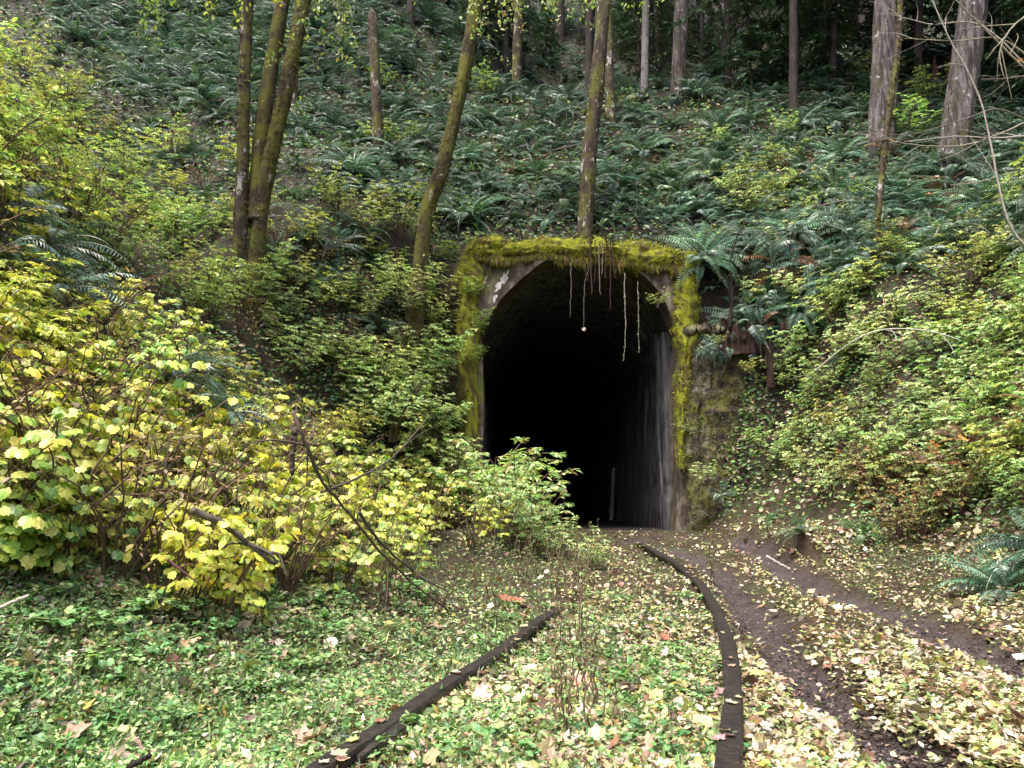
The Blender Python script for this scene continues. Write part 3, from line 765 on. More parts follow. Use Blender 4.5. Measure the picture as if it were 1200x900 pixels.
tree('broken_snag', 'broken brown snag with no top above the ferny slope', (444, 180), (436, 12), 19, M['mossy_bark'], kind='moss', seed=3, broken=True, midpx=[(441, 120)], cat='snag')
tree('leaning_tree', 'mossy trunk leaning over beside the tunnel, bent near its foot', (487, 325), (562, -30), 25, M['moss_trunk'], kind='moss', seed=4, H=14, crown_at=11, midpx=[(497, 265), (520, 190), (545, 80)], wtop=.85, Yb=18.2, **A)
tree('lintel_tree', 'lichen spotted trunk rising from the top of the tunnel frame', (685, 276), (709, -30), 25, M['mossy_bark'], kind='moss', seed=5, H=14, crown_at=10.5, midpx=[(690, 190), (700, 90)], wtop=.88, Yb=20.3, **A)
tree('slim_tree', 'slim tree behind the lichen spotted trunk', (716, 150), (710, -30), 14, M['mossy_bark'], seed=6, H=16, crown_at=11, ctype='conifer')
tree('dark_tree', 'dark thin trunk peeking out beside the lichen spotted one', (690, 120), (691, -30), 12, M['dark_bark'], seed=7, H=16, crown_at=10, ctype='conifer')
tree('pale_tree', 'slender pale birch-like trunk above the fern slope', (755, 112), (757, -30), 11, M['pale_bark'], seed=8, H=16, crown_at=10, ctype='broad')
tree('grey_fir', 'pinkish grey fir trunk next to the slender pale one', (794, 116), (800, -30), 19, M['grey_bark'], seed=9, ridges=.12, H=20, crown_at=10, ctype='conifer', wtop=.95)
tree('grey_fir', 'stout grey fir trunk with pale lichen flecks', (1033, 178), (1040, -30), 33, M['grey_bark'], seed=10, ridges=.14, H=20, crown_at=11, ctype='conifer', wtop=.93)
tree('slim_tree', 'thin mossy sapling trunk growing just before the stout grey fir', (1028, 300), (1056, -30), 9, M['mossy_bark'], kind='moss', seed=11, H=13, crown_at=10, ctype='broad', midpx=[(1031, 230), (1042, 130), (1052, 60)], wtop=1.0)
tree('grey_fir', 'thick grey fir mossy on one flank behind bare twigs', (1114, 205), (1144, -30), 37, M['grey_bark'], seed=12, ridges=.14, H=20, crown_at=11, ctype='conifer', wtop=.92, midpx=[(1128, 100)])
LM = [(345, 500, 'the slanting dead branch'), (270, 630, 'the pale weathered log'), (276, 345, 'the straight reddish trunk'), (305, 230, 'the forked mossy tree'), (487, 320, 'the leaning mossy tree'), (545, 440, 'the mossy tunnel frame'), (866, 395, 'the low red stump'), (860, 500, 'the mossy stone wall'), (1030, 400, 'the pale bent twig'), (1095, 520, 'the bright orange leaf'), (1150, 545, 'the withered ferns'), (1175, 670, 'the big trailside fern'), (1028, 290, 'the thin mossy sapling'), (1114, 205, 'the fir with the mossy flank'), (1033, 170, 'the stout grey fir'), (890, 205, 'the dark leafless sapling'), (685, 265, 'the trunk on the lintel'), (445, 170, 'the broken snag'), (610, 640, 'the tunnel entrance'), (620, 735, 'the far end of the long rail'), (385, 880, 'the near end of the long rail'), (755, 105, 'the slender pale trunk'), (797, 110, 'the pinkish grey fir'), (205, 440, 'the silvery blue ferns'), (560, 60, 'the upper part of the leaning trunk'), (800, 290, 'the far corner of the lintel'), (1084, 228, 'the pink orange leaf'), (60, 60, 'the upper corner of the slope'), (40, 400, 'the edge of the near bank'), (150, 200, 'the gap before the mossy trunks'), (420, 560, 'the thin curved twig'), (930, 100, 'the shaded forest'), (250, 60, 'the tops of the mossy trunks'), (1190, 420, 'the outer edge of the trail bank'), (650, 160, 'the middle of the fern slope'), (60, 310, 'the silvery ferns by the picture edge'), (110, 600, 'the rosy leaf'), (205, 655, 'the short reddish stick'), (480, 660, 'the thin branch at the bank foot'), (0, 540, 'the shaded foot of the near bank')]
def lmlabel(look, a, b):
    L_ = min(LM, key=lambda q: (q[0] - a) ** 2 + ((q[1] - b) * 1.4) ** 2)
    dy = b - L_[1]; rel_ = 'above' if dy < -22 else ('below' if dy > 22 else 'beside')
    return '%s %s %s' % (look, rel_, L_[2]), '%s around %s' % (look.split()[-1] + 's', L_[2])
# far forest, individually
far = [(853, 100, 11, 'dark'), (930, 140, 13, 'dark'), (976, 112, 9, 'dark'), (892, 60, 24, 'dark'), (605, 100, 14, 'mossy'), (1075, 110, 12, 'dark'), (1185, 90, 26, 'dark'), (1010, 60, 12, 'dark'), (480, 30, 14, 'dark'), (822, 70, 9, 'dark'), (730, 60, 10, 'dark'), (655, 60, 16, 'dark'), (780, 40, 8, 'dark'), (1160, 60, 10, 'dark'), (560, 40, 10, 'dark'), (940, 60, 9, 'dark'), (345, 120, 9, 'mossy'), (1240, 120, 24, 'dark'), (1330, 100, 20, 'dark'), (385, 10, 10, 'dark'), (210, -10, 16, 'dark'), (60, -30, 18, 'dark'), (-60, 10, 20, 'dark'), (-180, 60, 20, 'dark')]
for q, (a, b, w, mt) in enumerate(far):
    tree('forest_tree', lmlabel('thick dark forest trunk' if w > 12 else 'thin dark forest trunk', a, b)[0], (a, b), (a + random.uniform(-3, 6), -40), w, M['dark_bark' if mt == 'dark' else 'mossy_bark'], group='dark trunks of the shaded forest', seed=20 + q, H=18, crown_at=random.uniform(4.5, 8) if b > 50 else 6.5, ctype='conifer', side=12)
# more trees further back on the terrace so that the wood closes up
for q in range(24):
    X = random.uniform(-16, 34); Y = random.uniform(40, 64); Z = float(T(X, Y))
    root = empty('forest_tree', (X, Y, Z)); mb = MB()
    P = smoothpath([(0, 0, -.6), (.1, 0, 6), (random.uniform(-.4, .4), 0, 19)], 20)
    tube(mb, P, np.linspace(random.uniform(.2, .38), .1, 20), 10, (.5,) * 3, .08, q)
    link('trunk', mb.mesh('trunk', M['dark_bark'], True), root)
    cme, lme = NEED['big'][q % 2]; zc = random.uniform(2.0, 6)
    for nm, me in (('crown', cme), ('branches', lme)):
        o = link(nm, me, root); o.location = (0, 0, zc); o.rotation_euler[2] = q
    pa_ = 600 + F * X / (Y * math.cos(PITCH) + (Z + 5) * math.sin(PITCH)); tag(root, lmlabel('deep forest conifer with drooping boughs', pa_, 40)[0].replace('boughs above', 'boughs behind').replace('boughs beside', 'boughs behind').replace('boughs below', 'boughs behind'), 'conifer', 'deep forest conifers')

# ------------------------------------------------------------------ plants: prototypes
def fern_mesh(seed, nf=22, pal=((.085, .185, .12, 3), (.145, .26, .17, 2), (.05, .12, .08, 1.2)), L0=1.0, name='fern_fronds', droop=1.0):
    r_ = np.random.default_rng(seed); mb = MB()
    for k in range(nf):
        az = k / nf * 2 * math.pi * 2.39 + r_.normal(0, .3); L = L0 * r_.uniform(.6, 1.1)
        el = R(r_.uniform(22, 74)); nseg = 12; n_ = nseg + 1
        bend = R(r_.uniform(65, 115)) * droop
        p = np.zeros((n_, 3)); a = el; yaw = az; wob = r_.normal(0, .12)
        for i in range(1, n_):
            a = el - bend * (i / nseg) ** 1.3; yaw += wob / nseg
            p[i] = p[i - 1] + L / nseg * np.array([math.cos(a) * math.cos(yaw), math.cos(a) * math.sin(yaw), math.sin(a)])
        c0 = colours(list(pal), 1, r_)[0]
        tube(mb, p, np.linspace(.006, .002, n_), 3, (.08, .09, .04))
        npn = 24; t = np.linspace(.10, .985, npn)
        q = np.stack([np.interp(t * nseg, np.arange(n_), p[:, j]) for j in range(3)], -1)
        tg_ = unit(np.stack([np.interp(t * nseg, np.arange(n_), np.gradient(p[:, j])) for j in range(3)], -1))
        sdv = unit(np.cross(tg_, np.array([0, 0, 1.]))); up = np.cross(sdv, tg_)
        roll = r_.normal(0, .25); s2 = sdv * math.cos(roll) + up * math.sin(roll); u2 = np.cross(s2, tg_)
        ln_ = L * .115 * np.clip(np.sin(np.clip(t * 1.25 + .25, 0, 1.5) * 2.0), .2, 1) * (1 - t ** 5) + .006
        for sg in (-1, 1):
            dr = s2 * sg + tg_ * .28 - u2 * .25 + r_.normal(0, .06, (npn, 3))
            leaves(mb, 'quad', q, dr, u2 + r_.normal(0, .12, (npn, 3)), ln_, np.clip(c0 * (1 + .12 * r_.standard_normal((npn, 1))), .005, .6), np.full(npn, .42))
    return mb.mesh(name, M['fern'])
FERN = [fern_mesh(100 + i, nf=20 + 3 * (i % 3)) for i in range(6)]
FERNG = [fern_mesh(120 + i, nf=18, pal=((.05, .13, .05, 2), (.09, .18, .06, 1))) for i in range(2)]
FERNB = [fern_mesh(130 + i, nf=20, pal=((.08, .15, .12, 2), (.11, .19, .14, 1))) for i in range(2)]
FERNR = [fern_mesh(140 + i, nf=16, pal=((.22, .09, .035, 2), (.15, .07, .04, 1), (.3, .16, .06, 1)), droop=1.2) for i in range(2)]
def shrub_mesh(seed, h=1.5, spread=.8, nstem=11, kind='ovate', size=.07, per=70, pal=((.14, .22, .05, 1),), twig=.30, flat=.55, low=.25, tri=True, stemc=(.10, .07, .045), droopl=.3):
    r_ = np.random.default_rng(seed); fo = MB(); st = MB()
    for k in range(nstem):
        az = r_.random() * 2 * math.pi; out = spread * r_.uniform(.25, 1.1); hh = h * r_.uniform(.6, 1.08)
        t = np.linspace(0, 1, 9)
        P = np.stack([np.cos(az) * out * (t ** 1.3) + r_.normal(0, .015, 9), np.sin(az) * out * (t ** 1.3) + r_.normal(0, .015, 9), hh * (1.25 * t - .32 * t ** 2.4)], -1) + np.array([np.cos(az), np.sin(az), 0]) * .06
        P[0, 2] = -.1
        tube(st, P, np.linspace(.010, .004, 9) * (1 + h * .15), 4, np.array(stemc) * r_.uniform(.7, 1.3))
        ntw = max(3, per // 8)
        for j in range(ntw):
            u = low + (1 - low) * (j + r_.random()) / ntw; s0 = np.array([np.interp(u, t, P[:, c]) for c in range(3)])
            a2 = az + r_.normal(0, 1.3); L = twig * r_.uniform(.5, 1.2) * (1.25 - .5 * u)
            dv = np.array([math.cos(a2), math.sin(a2), r_.uniform(-.15, .45)])
            tt = np.linspace(0, 1, 4)[:, None]; tw = s0 + dv * L * tt + np.array([0, 0, -.12]) * L * tt ** 2
            if L > .1: tube(st, tw, np.array([.003, .0026, .0022, .0015]), 3, stemc)
            m_ = max(2, per // ntw)
            uu = np.linspace(.25, 1, m_); q = s0 + dv * L * uu[:, None] + np.array([0, 0, -.12]) * L * uu[:, None] ** 2
            sg = np.where(np.arange(m_) % 2, 1, -1)[:, None]
            sd2 = np.array([-dv[1], dv[0], 0]) * sg
            dr = sd2 * .8 + dv * .7 + r_.normal(0, .28, (m_, 3)) + np.array([0, 0, -droopl])
            nrml = np.array([0, 0, 1.]) * (1 + flat) + r_.normal(0, .42, (m_, 3)) + dv * .15
            S_ = size * r_.uniform(.45, 1.3, m_); cc = colours(list(pal), m_, r_)
            leaves(fo, kind, q + sd2 * size * .25, dr, nrml, S_, cc)
            if tri:
                leaves(fo, kind, q + dv * size * .15, dv + r_.normal(0, .3, (m_, 3)) + np.array([0, 0, -droopl]), nrml + r_.normal(0, .2, (m_, 3)), S_ * .85, cc * r_.uniform(.85, 1.15, (m_, 1)))
    return fo.mesh('shrub_foliage', M['leaf']), st.mesh('shrub_stems', M['stem'])
YG = ((.29, .40, .09, 3), (.43, .50, .11, 3), (.56, .56, .16, 2), (.16, .29, .09, 2), (.34, .25, .12, .15))
YY = ((.47, .51, .10, 3), (.58, .54, .11, 1.6), (.38, .47, .10, 2), (.4, .28, .12, .12))
GG = ((.19, .33, .12, 3), (.28, .42, .15, 2.2), (.38, .48, .16, 1.5), (.42, .44, .12, .8))
OL = ((.27, .37, .11, 3), (.39, .47, .15, 2.4), (.50, .53, .20, 1.5), (.26, .17, .11, .6), (.13, .21, .08, .8))
PG = ((.26, .38, .16, 3), (.40, .50, .23, 2.4), (.52, .56, .30, 1.4), (.15, .25, .10, 1.1), (.30, .19, .11, .8))
SHR = {
 'bigyg': [shrub_mesh(200 + i, 1.05, .50, 9, 'five', .078, 32, YG, .26, .3, .12, False, droopl=1.0) for i in range(4)],
 'bigyy': [shrub_mesh(210 + i, 1.0, .50, 9, 'five', .078, 32, YY, .26, .3, .12, False, droopl=1.1) for i in range(3)],
 'green': [shrub_mesh(220 + i, 1.5, .9, 12, 'ovate', .085, 64, GG, .34) for i in range(4)],
 'olive': [shrub_mesh(230 + i, 1.7, 1.0, 13, 'ovate', .08, 64, OL, .36) for i in range(4)],
 'pale': [shrub_mesh(240 + i, 1.2, .8, 12, 'ovate', .085, 56, PG, .3) for i in range(4)],
 'yell': [shrub_mesh(250 + i, 1.3, .75, 10, 'ovate', .095, 48, ((.38, .40, .10, 2), (.27, .35, .10, 2), (.48, .45, .14, 1)), .32) for i in range(2)],
 'bigpg': [shrub_mesh(280 + i, .9, .45, 8, 'five', .085, 30, ((.25, .42, .16, 2), (.38, .50, .2, 2), (.2, .34, .12, 1), (.5, .48, .16, .5)), .22, .3, .35, False, droopl=.5) for i in range(2)],
 'red': [shrub_mesh(260 + i, .8, .5, 16, 'ovate', .06, 30, ((.30, .15, .05, 1), (.25, .20, .08, 1), (.2, .26, .09, 2)), .2, stemc=(.10, .055, .045), tri=False) for i in range(2)],
 'bare': [shrub_mesh(300 + i, 1.3, .7, 14, 'ovate', .06, 14, ((.35, .30, .10, 2), (.2, .13, .08, 2)), .3, stemc=(.13, .085, .06), tri=False) for i in range(2)],
 'herb': [shrub_mesh(290 + i, .12, .16, 9, 'five', .032, 14, ((.10, .22, .08, 2), (.16, .30, .11, 2), (.26, .36, .15, 1)), .05, .3, .3, False, stemc=(.12, .16, .06), droopl=.1) for i in range(3)],
 'weed': [shrub_mesh(270 + i, .75, .10, 3, 'ovate', .036, 20, ((.16, .26, .09, 2), (.3, .28, .12, 1)), .06, tri=False, stemc=(.11, .08, .05), low=.2) for i in range(4)],
}
used = set()
def place_rot(o, X, Y, blend=.35, sc=1.0, spin=None):
    n = nrm(np.array([X]), np.array([Y]))[0]
    z = unit(n * blend + np.array([0, 0, 1 - blend]))
    q = Vector(z).to_track_quat('Z', 'Y'); sp = random.uniform(0, 6.28) if spin is None else spin
    o.rotation_mode = 'QUATERNION'
    from mathutils import Quaternion
    o.rotation_quaternion = q @ Quaternion((0, 0, 1), sp)
    o.scale = (sc,) * 3
def put_fern(me, X, Y, sc, label, group, name='sword_fern', dz=-.03, blend=.55):
    o = link(name, me); o.location = (X, Y, float(T(X, Y)) + dz)
    place_rot(o, X, Y, blend, sc); tag(o, label, 'fern', group); return o
def put_shrub(kind, X, Y, sc, label, group, name='shrub', cat='shrub', dz=-.05, blend=.3, z=None):
    fo, st = random.choice(SHR[kind])
    root = empty(name, (X, Y, (float(T(X, Y)) if z is None else z) + dz)); place_rot(root, X, Y, blend, sc)
    link('foliage', fo, root); link('stems', st, root)
    tag(root, label, cat, group); return root
def inpoly(px, py, poly):
    r = False; n_ = len(poly); j = n_ - 1
    for i in range(n_):
        xi, yi = poly[i]; xj, yj = poly[j]
        if ((yi > py) != (yj > py)) and (px < (xj - xi) * (py - yi) / (yj - yi) + xi): r = not r
        j = i
    return r
def grid(poly, dx, dy, jit=.45):
    xs = [p[0] for p in poly]; ys = [p[1] for p in poly]; out = []; row = 0
    y = min(ys)
    while y <= max(ys):
        x = min(xs) + (row % 2) * dx / 2
        while x <= max(xs):
            a = x + random.uniform(-jit, jit) * dx; b = y + random.uniform(-jit, jit) * dy
            if inpoly(a, b, poly): out.append((a, b))
            x += dx
        y += dy; row += 1
    return out
def clear(X, Y, rr=.5):
    if 18.2 < Y < 20.0 and PCX - 3.2 < X < PCX + 3.1: return False
    if Y < 19.3:
        xl, xr = toes(Y)
        if xl + .15 < X < xr: return False
    return True
LOOK = {'bigyg': 'broad leaved yellow green shrub', 'bigyy': 'broad leaved golden shrub', 'green': 'small leaved green shrub', 'olive': 'olive green shrub', 'pale': 'pale green shrub', 'yell': 'yellow shrub', 'red': 'nearly bare reddish shrub', 'bigpg': 'broad leaved pale green shrub', 'bare': 'half bare brown shrub'}
# ferns over the hillside
FP = [(110, -60), (1330, -60), (1330, 300), (1150, 300), (1000, 330), (900, 395), (820, 380), (815, 268), (540, 262), (420, 215), (300, 150), (150, 110)]
FS = []
for (a, b) in grid(FP, 34, 15) + grid([(60, -70), (300, -70), (560, -60), (560, 60), (320, 100), (150, 120), (60, 60)], 30, 14):
    X, Y, Z = [float(v) for v in hit(a, b)]
    if Y > 70 or not clear(X, Y): continue
    FS.append((Y, X, a, b, random.choice([random.uniform(.8, 1.2), random.uniform(1.2, 1.9)]) * (1 + max(0, Y - 24) * .02)))
FS.sort()
FS = [q for q in FS if -60 < q[2] < 1260] + [q for q in FS if not -60 < q[2] < 1260]
nfern = min(len(FS), 235)
for (Y, X, a, b, sc) in FS[:nfern]:
    lab, gr = lmlabel('large sword fern' if sc > 1.45 else 'sword fern', a, b)
    u_ = random.random(); fme = random.choice(FERN)
    if u_ < .10: fme = random.choice(FERNG); lab = lab.replace('sword fern', 'fresh green fern')
    elif u_ < .15: fme = random.choice(FERNR); lab = lab.replace('sword fern', 'browning fern'); sc *= .8
    elif u_ < .27: fme = random.choice(FERNB); lab = lab.replace('sword fern', 'pale blue green fern')
    put_fern(fme, X, Y, sc, lab, gr)
fm = MB()
fv = [(np.array([v.co for v in me.vertices]), [np.array([p.vertices[:] for p in me.polygons if len(p.vertices) == 4])], np.array([d.color[:3] for d in me.attributes['tint'].data])) for me in FERN[:3]]
for (Y, X, a, b, sc) in FS[nfern:]:
    vv, ff_, cc_ = random.choice(fv)
    n_ = nrm(np.array([X]), np.array([Y]))[0]; z = unit(n_ * .55 + np.array([0, 0, .45]))
    Rm = np.array((Vector(z).to_track_quat('Z', 'Y').to_matrix() @ Matrix.Rotation(random.uniform(0, 6.28), 3, 'Z')))
    fm.add(vv @ Rm.T * sc + np.array([X, Y, float(T(X, Y)) - .03]), ff_, cc_ * random.uniform(.7, 1.3))
tag(link('distant_ferns', fm.mesh('distant_ferns', M['fern'])), 'mass of small distant ferns carpeting the upper slope', 'ferns', kind='stuff')
print('all ferns', len(FS))
for (a, b) in grid([(-60, 40), (120, 70), (260, 150), (430, 210), (480, 330), (440, 400), (300, 300), (100, 210), (-60, 220)], 50, 32):
    X, Y, Z = [float(v) for v in hit(a, b)]
    if not clear(X, Y) or Y > 40: continue
    lab, gr = lmlabel('scattered green fern', a, b)
    put_fern(random.choice(FERN + FERNG), X, Y, random.uniform(.9, 1.4), lab, gr)
# far left and gap fillers
for (a, b, sc, kind) in [(40, 262, .95, 'B'), (70, 300, .9, 'B'), (20, 300, .8, 'B'), (205, 445, .8, 'B'), (235, 425, .7, 'B'), (270, 500, .7, 'B'), (90, 345, .8, 'B')]:
    X, Y, Z = [float(v) for v in hit(a, b + 60)]
    put_fern(random.choice(FERNB), X, Y - .3, sc * 1.1, 'silvery blue fern among the yellow leaved shrubs', 'silvery ferns in the yellow shrubs', dz=.55)
for (a, b, sc, me, lab) in [(845, 575, .75, FERNB[0], 'blue green fern at the foot of the mossy stone wall'),
                            (815, 545, .6, FERNG[0], 'drooping fern against the tunnel frame foot'),
                            (1175, 690, 1.0, FERN[0], 'big dark fern beside the leaf covered trail'),
                            (1235, 650, 1.2, FERN[2], 'dark fern higher on the bank by the trail'),
                            (940, 640, .6, FERNG[1], 'small green fern low on the bank above the muddy rut'),
                            (905, 610, .5, FERNG[0], 'small green fern between tunnel and brown shrub'),
                            (1010, 625, .6, FERNG[0], 'fresh green fern under the brown twigs'),
                            (1110, 415, .8, FERNB[1], 'frosted fern on the bank below the pale bent twig'),
                            (1000, 415, .7, FERN[3], 'dark fern shaded beneath the pale bent twig'),
                            (430, 880, .3, FERNB[0], 'tiny fern growing over the long rail')]:
    X, Y, Z = [float(v) for v in hit(a, b)]
    put_fern(me, X, Y, sc, lab, None)
for (a, b) in [(1120, 545), (1165, 540), (1085, 560), (1195, 520)]:
    X, Y, Z = [float(v) for v in hit(a, b + 15)]
    put_fern(random.choice(FERNR), X, Y - .5, .75, 'withered red brown fern on the bank over the trail', 'withered ferns', name='dead_fern', dz=.55)

# shrubs by area
def fill(poly, dx, dy, kinds, s0, s1, label, group, lim=None, **kw):
    for (a, b) in grid(poly, dx, dy):
        X, Y, Z = [float(v) for v in hit(a, b)]
        if not clear(X, Y) or Y > 40: continue
        kd = random.choice(kinds); sc = random.uniform(s0, s1); lab, gr = lmlabel(('tall ' if sc > (s0 + s1) / 2 else 'low ') + LOOK[kd], a, b)
        put_shrub(kd, X, Y, sc, lab, gr, **kw)
fill([(-160, 520), (0, 500), (250, 520), (420, 560), (520, 600), (600, 632), (500, 672), (380, 700), (240, 735), (120, 690), (-160, 650)], 50, 24, ['bigyg', 'bigyg', 'bigyy', 'bigyy', 'bare'], .5, .92, 'broad leaved yellow green shrub on the bank above the long rail', 'broad leaved shrubs on the near bank', name='berry_shrub')
fill([(-160, 300), (0, 330), (200, 400), (330, 460), (420, 540), (250, 515), (0, 500), (-160, 500)], 56, 27, ['bigyg', 'bigyy', 'bigyy', 'bare', 'yell'], .5, .9, 'yellowing broad leaved shrub high on the near bank', 'yellowing shrubs high on the bank', name='berry_shrub')
fill([(400, 520), (560, 520), (600, 600), (560, 640), (430, 640)], 46, 26, ['bigyy', 'bigyg', 'yell'], .8, 1.05, 'bright yellow shrub midway along the bank toward the tunnel', 'bright yellow shrubs toward the tunnel', name='berry_shrub')
fill([(440, 440), (540, 430), (560, 520), (600, 590), (660, 632), (590, 640), (480, 540), (420, 500)], 44, 26, ['green', 'pale'], .7, 1.0, 'small leaved green shrub crowding the foot of the tunnel frame', 'green shrubs by the tunnel foot')
fill([(100, 130), (260, 190), (430, 240), (540, 290), (540, 430), (420, 520), (330, 440), (200, 370), (60, 290), (-100, 240), (-100, 110)], 50, 28, ['olive', 'olive', 'green', 'yell', 'pale', 'bare'], .6, .98, 'olive green shrub under the mossy trees', 'shrubs under the mossy trees')
fill([(-160, 40), (90, 60), (150, 140), (60, 250), (-160, 300)], 84, 44, ['yell', 'olive', 'green', 'pale'], .7, 1.1, 'yellow leaved shrub on the upper slope at the picture edge', 'yellow shrubs on the upper slope')
fill([(840, 200), (980, 230), (1040, 280), (1200, 210), (1340, 200), (1340, 420), (1000, 420), (930, 380), (830, 330)], 62, 30, ['pale', 'green', 'pale', 'pale', 'olive', 'yell'], .5, .85, 'light green shrub among the ferns across from the yellow bank', 'light green shrubs among the ferns')
fill([(900, 420), (1000, 400), (1380, 380), (1380, 600), (1200, 600), (1080, 620), (960, 600), (900, 560), (905, 480)], 52, 25, ['pale', 'pale', 'green', 'pale', 'green', 'yell'], .4, .8, 'pale green shrub on the bank over the muddy trail', 'pale shrubs on the trail bank')
fill([(1000, 560), (1110, 560), (1150, 625), (1030, 640)], 34, 22, ['red'], .8, 1.1, 'nearly bare shrub with thin reddish stems', 'bare reddish shrubs', name='bare_shrub')
fill([(1020, 400), (1220, 370), (1400, 380), (1400, 600), (1190, 600), (1150, 520), (1040, 480)], 70, 34, ['bigpg'], .6, .95, '', '')
fill([(820, 170), (960, 150), (1000, 230), (900, 270), (830, 250)], 60, 36, ['pale', 'yell', 'pale'], .6, .9, '', '')
fill([(560, 20), (760, 30), (840, 120), (560, 130)], 90, 44, ['pale', 'green', 'olive'], .7, 1.1, '', '')
fill([(300, 60), (420, 60), (560, 230), (380, 170)], 90, 44, ['green', 'pale'], .6, 1.0, '', '')
fill([(900, 60), (1240, 80), (1240, 190), (1000, 160)], 100, 40, ['green', 'pale'], .7, 1.1, '', '')
for (a, b, Y, sc, kd, lab) in [(828, 560, 17.7, .45, 'pale', 'pale drooping shrub hugging the base of the mossy stone wall'), (890, 520, 17.4, .4, 'green', 'small green shrub on the outer side of the mossy stone wall'), (842, 400, 18.4, .35, 'pale', 'tiny pale shrub on top of the mossy stone wall'), (880, 430, 17.9, .3, 'yell', 'yellow seedling growing high on the mossy stone wall')]:
    q = wp(a, b, Y); put_shrub(kd, q[0], Y, sc, lab, None, z=q[2] - .1)
for (a, b, Y, sc) in [(836, 335, 19.6, .7), (845, 372, 19.3, .6), (890, 385, 18.9, .7), (850, 285, 20, .7)]:
    q = wp(a, b, Y); o = put_fern(random.choice(FERN), q[0], Y, sc, 'dark fern draping over the end of the mossy stone wall', 'ferns draping behind the stone wall'); o.location.z = q[2] - .1
for (a, b, Y, sc, kd) in [(505, 300, 19.6, .7, 'green'), (492, 340, 19.0, .8, 'green'), (500, 370, 18.8, .6, 'olive'), (485, 395, 18.2, .8, 'pale'), (505, 430, 18.4, .6, 'green'), (488, 450, 17.6, .8, 'pale'), (508, 490, 17.3, .7, 'green'), (470, 330, 17.6, .7, 'olive'), (480, 352, 17.8, .6, 'pale'), (530, 530, 16.8, .8, 'pale'), (460, 480, 16.5, 1.0, 'green'), (495, 310, 19.8, .6, 'pale')]:
    q = wp(a, b, Y); lab, gr = lmlabel('steep ' + LOOK[kd] if 0 else 'scrambling ' + LOOK[kd], a, b); put_shrub(kd, q[0], Y, sc, lab, gr, z=q[2] - .55 * sc)
# shrubs leaning over the tunnel floor
for (a, b, Y, sc) in [(620, 640, 13.5, .95), (655, 648, 12.5, .75), (600, 636, 14.5, 1.5), (575, 615, 16, 1.9), (590, 628, 15.4, 1.5), (560, 600, 17, 1.6), (690, 652, 11.5, .5), (590, 640, 12.5, 1.0), (635, 645, 14.6, .9)]:
    q = wp(a, b, Y); put_shrub('pale', q[0], Y, sc, 'pale green shrub leaning over the tunnel entrance', 'shrubs leaning over the entrance')
# small plants on top of the lintel, side brackets
for (a, Y, k, sc) in [(610, 19.9, 'yell', .35), (640, 19.8, 'yell', .4), (585, 20.0, 'green', .4), (560, 19.9, 'green', .5), (730, 19.9, 'green', .35), (665, 19.8, 'pale', .3), (765, 20.0, 'olive', .35), (800, 20.1, 'green', .5)]:
    q = wp(a, 283, Y); put_shrub(k, q[0], Y, sc, 'little plant rooted on top of the mossy lintel', 'little plants on the lintel', name='lintel_plant', cat='plant', z=7.72 - .05 * (a > 700))
for (a, b, k, sc, lab) in [(770, 352, 'pale', .36, 'leafy plant hanging from the upper corner of the tunnel frame'), (556, 385, 'green', .5, 'green sprig growing out of the mossy frame at half height'), (548, 345, 'green', .42, 'upper green sprig on the mossy frame'), (548, 420, 'green', .45, 'low green sprig on the mossy frame'), (812, 505, 'pale', .42, 'pale drooping plant halfway up the tunnel frame')]:
    q = wp(a, b, 18.75); put_shrub(k, q[0], 18.75, sc, lab, None, name='wall_plant', cat='plant', z=q[2] - .3 * sc)
for q in range(90):
    a, b = (random.uniform(-60, 560), random.uniform(660, 900)) if q < 64 else (random.uniform(560, 840), random.uniform(700, 900))
    X, Y, Z = [float(v) for v in hit(a, b)]
    if float(railclear(np.array([X]), np.array([Y]))[0]) < .12: continue
    put_shrub('herb', X, Y, random.uniform(.5, 1.15), *lmlabel(random.choice(['low leafy', 'tiny leafy']) + (' bank herb' if X < float(RLx(Y)) else ' trackside herb'), a, b), name='herb', cat='plant', dz=0)
# weeds between the rails
for q in range(30):
    a = random.choice([random.uniform(620, 730), random.uniform(560, 860)]); b = random.choice([random.uniform(655, 720), random.uniform(700, 880)])
    X, Y, Z = [float(v) for v in hit(a, b)]
    put_shrub('weed', X, Y, random.uniform(.4, 1.0) * (1 if b < 760 else .7), *lmlabel('thin weed stalk between the rails', a, b), name='weed_stalk', cat='weed', dz=-.02)
for q in range(22):
    a = random.uniform(420, 700); b = random.uniform(630, 720)
    X, Y, Z = [float(v) for v in hit(a, b)]
    put_shrub('weed', X, Y, random.uniform(.6, 1.1), *lmlabel('thin bankside weed stalk', a, b), name='weed_stalk', cat='weed', dz=-.02)

# ------------------------------------------------------------------ branches, logs, saplings
def branch(name, label, cat, pts, Yd, r0, r1, c, mat=None, twigs=0, group=None, tl=.4):
    Ys = Yd if isinstance(Yd, (list, tuple)) else [Yd] * len(pts)
    P = smoothpath([wp(a, b, y) for (a, b), y in zip(pts, Ys)], 30); p0 = P[0].copy(); P = P - p0
    P[1:-1] += rng.normal(0, r0 * .15, (28, 3))
    mb = MB(); tube(mb, P, np.linspace(r0, r1, 30) * (1 + .06 * rng.standard_normal(30)), 7, c)
    for k in range(twigs):
        i = random.randint(5, 27); d = unit(P[min(i + 2, 29)] - P[i - 2]); e = unit(d + rng.normal(0, .6, 3)) * tl * random.uniform(.5, 1.2)
        tw = smoothpath([P[i], P[i] + e * .5 + rng.normal(0, .03, 3), P[i] + e + np.array([0, 0, -.04])], 7)
        tube(mb, tw, np.linspace(r1 * 1.2, r1 * .4, 7), 4, c)
    o = link(name, mb.mesh(name, mat or M['stem'], True)); o.location = p0; tag(o, label, cat, group); return o
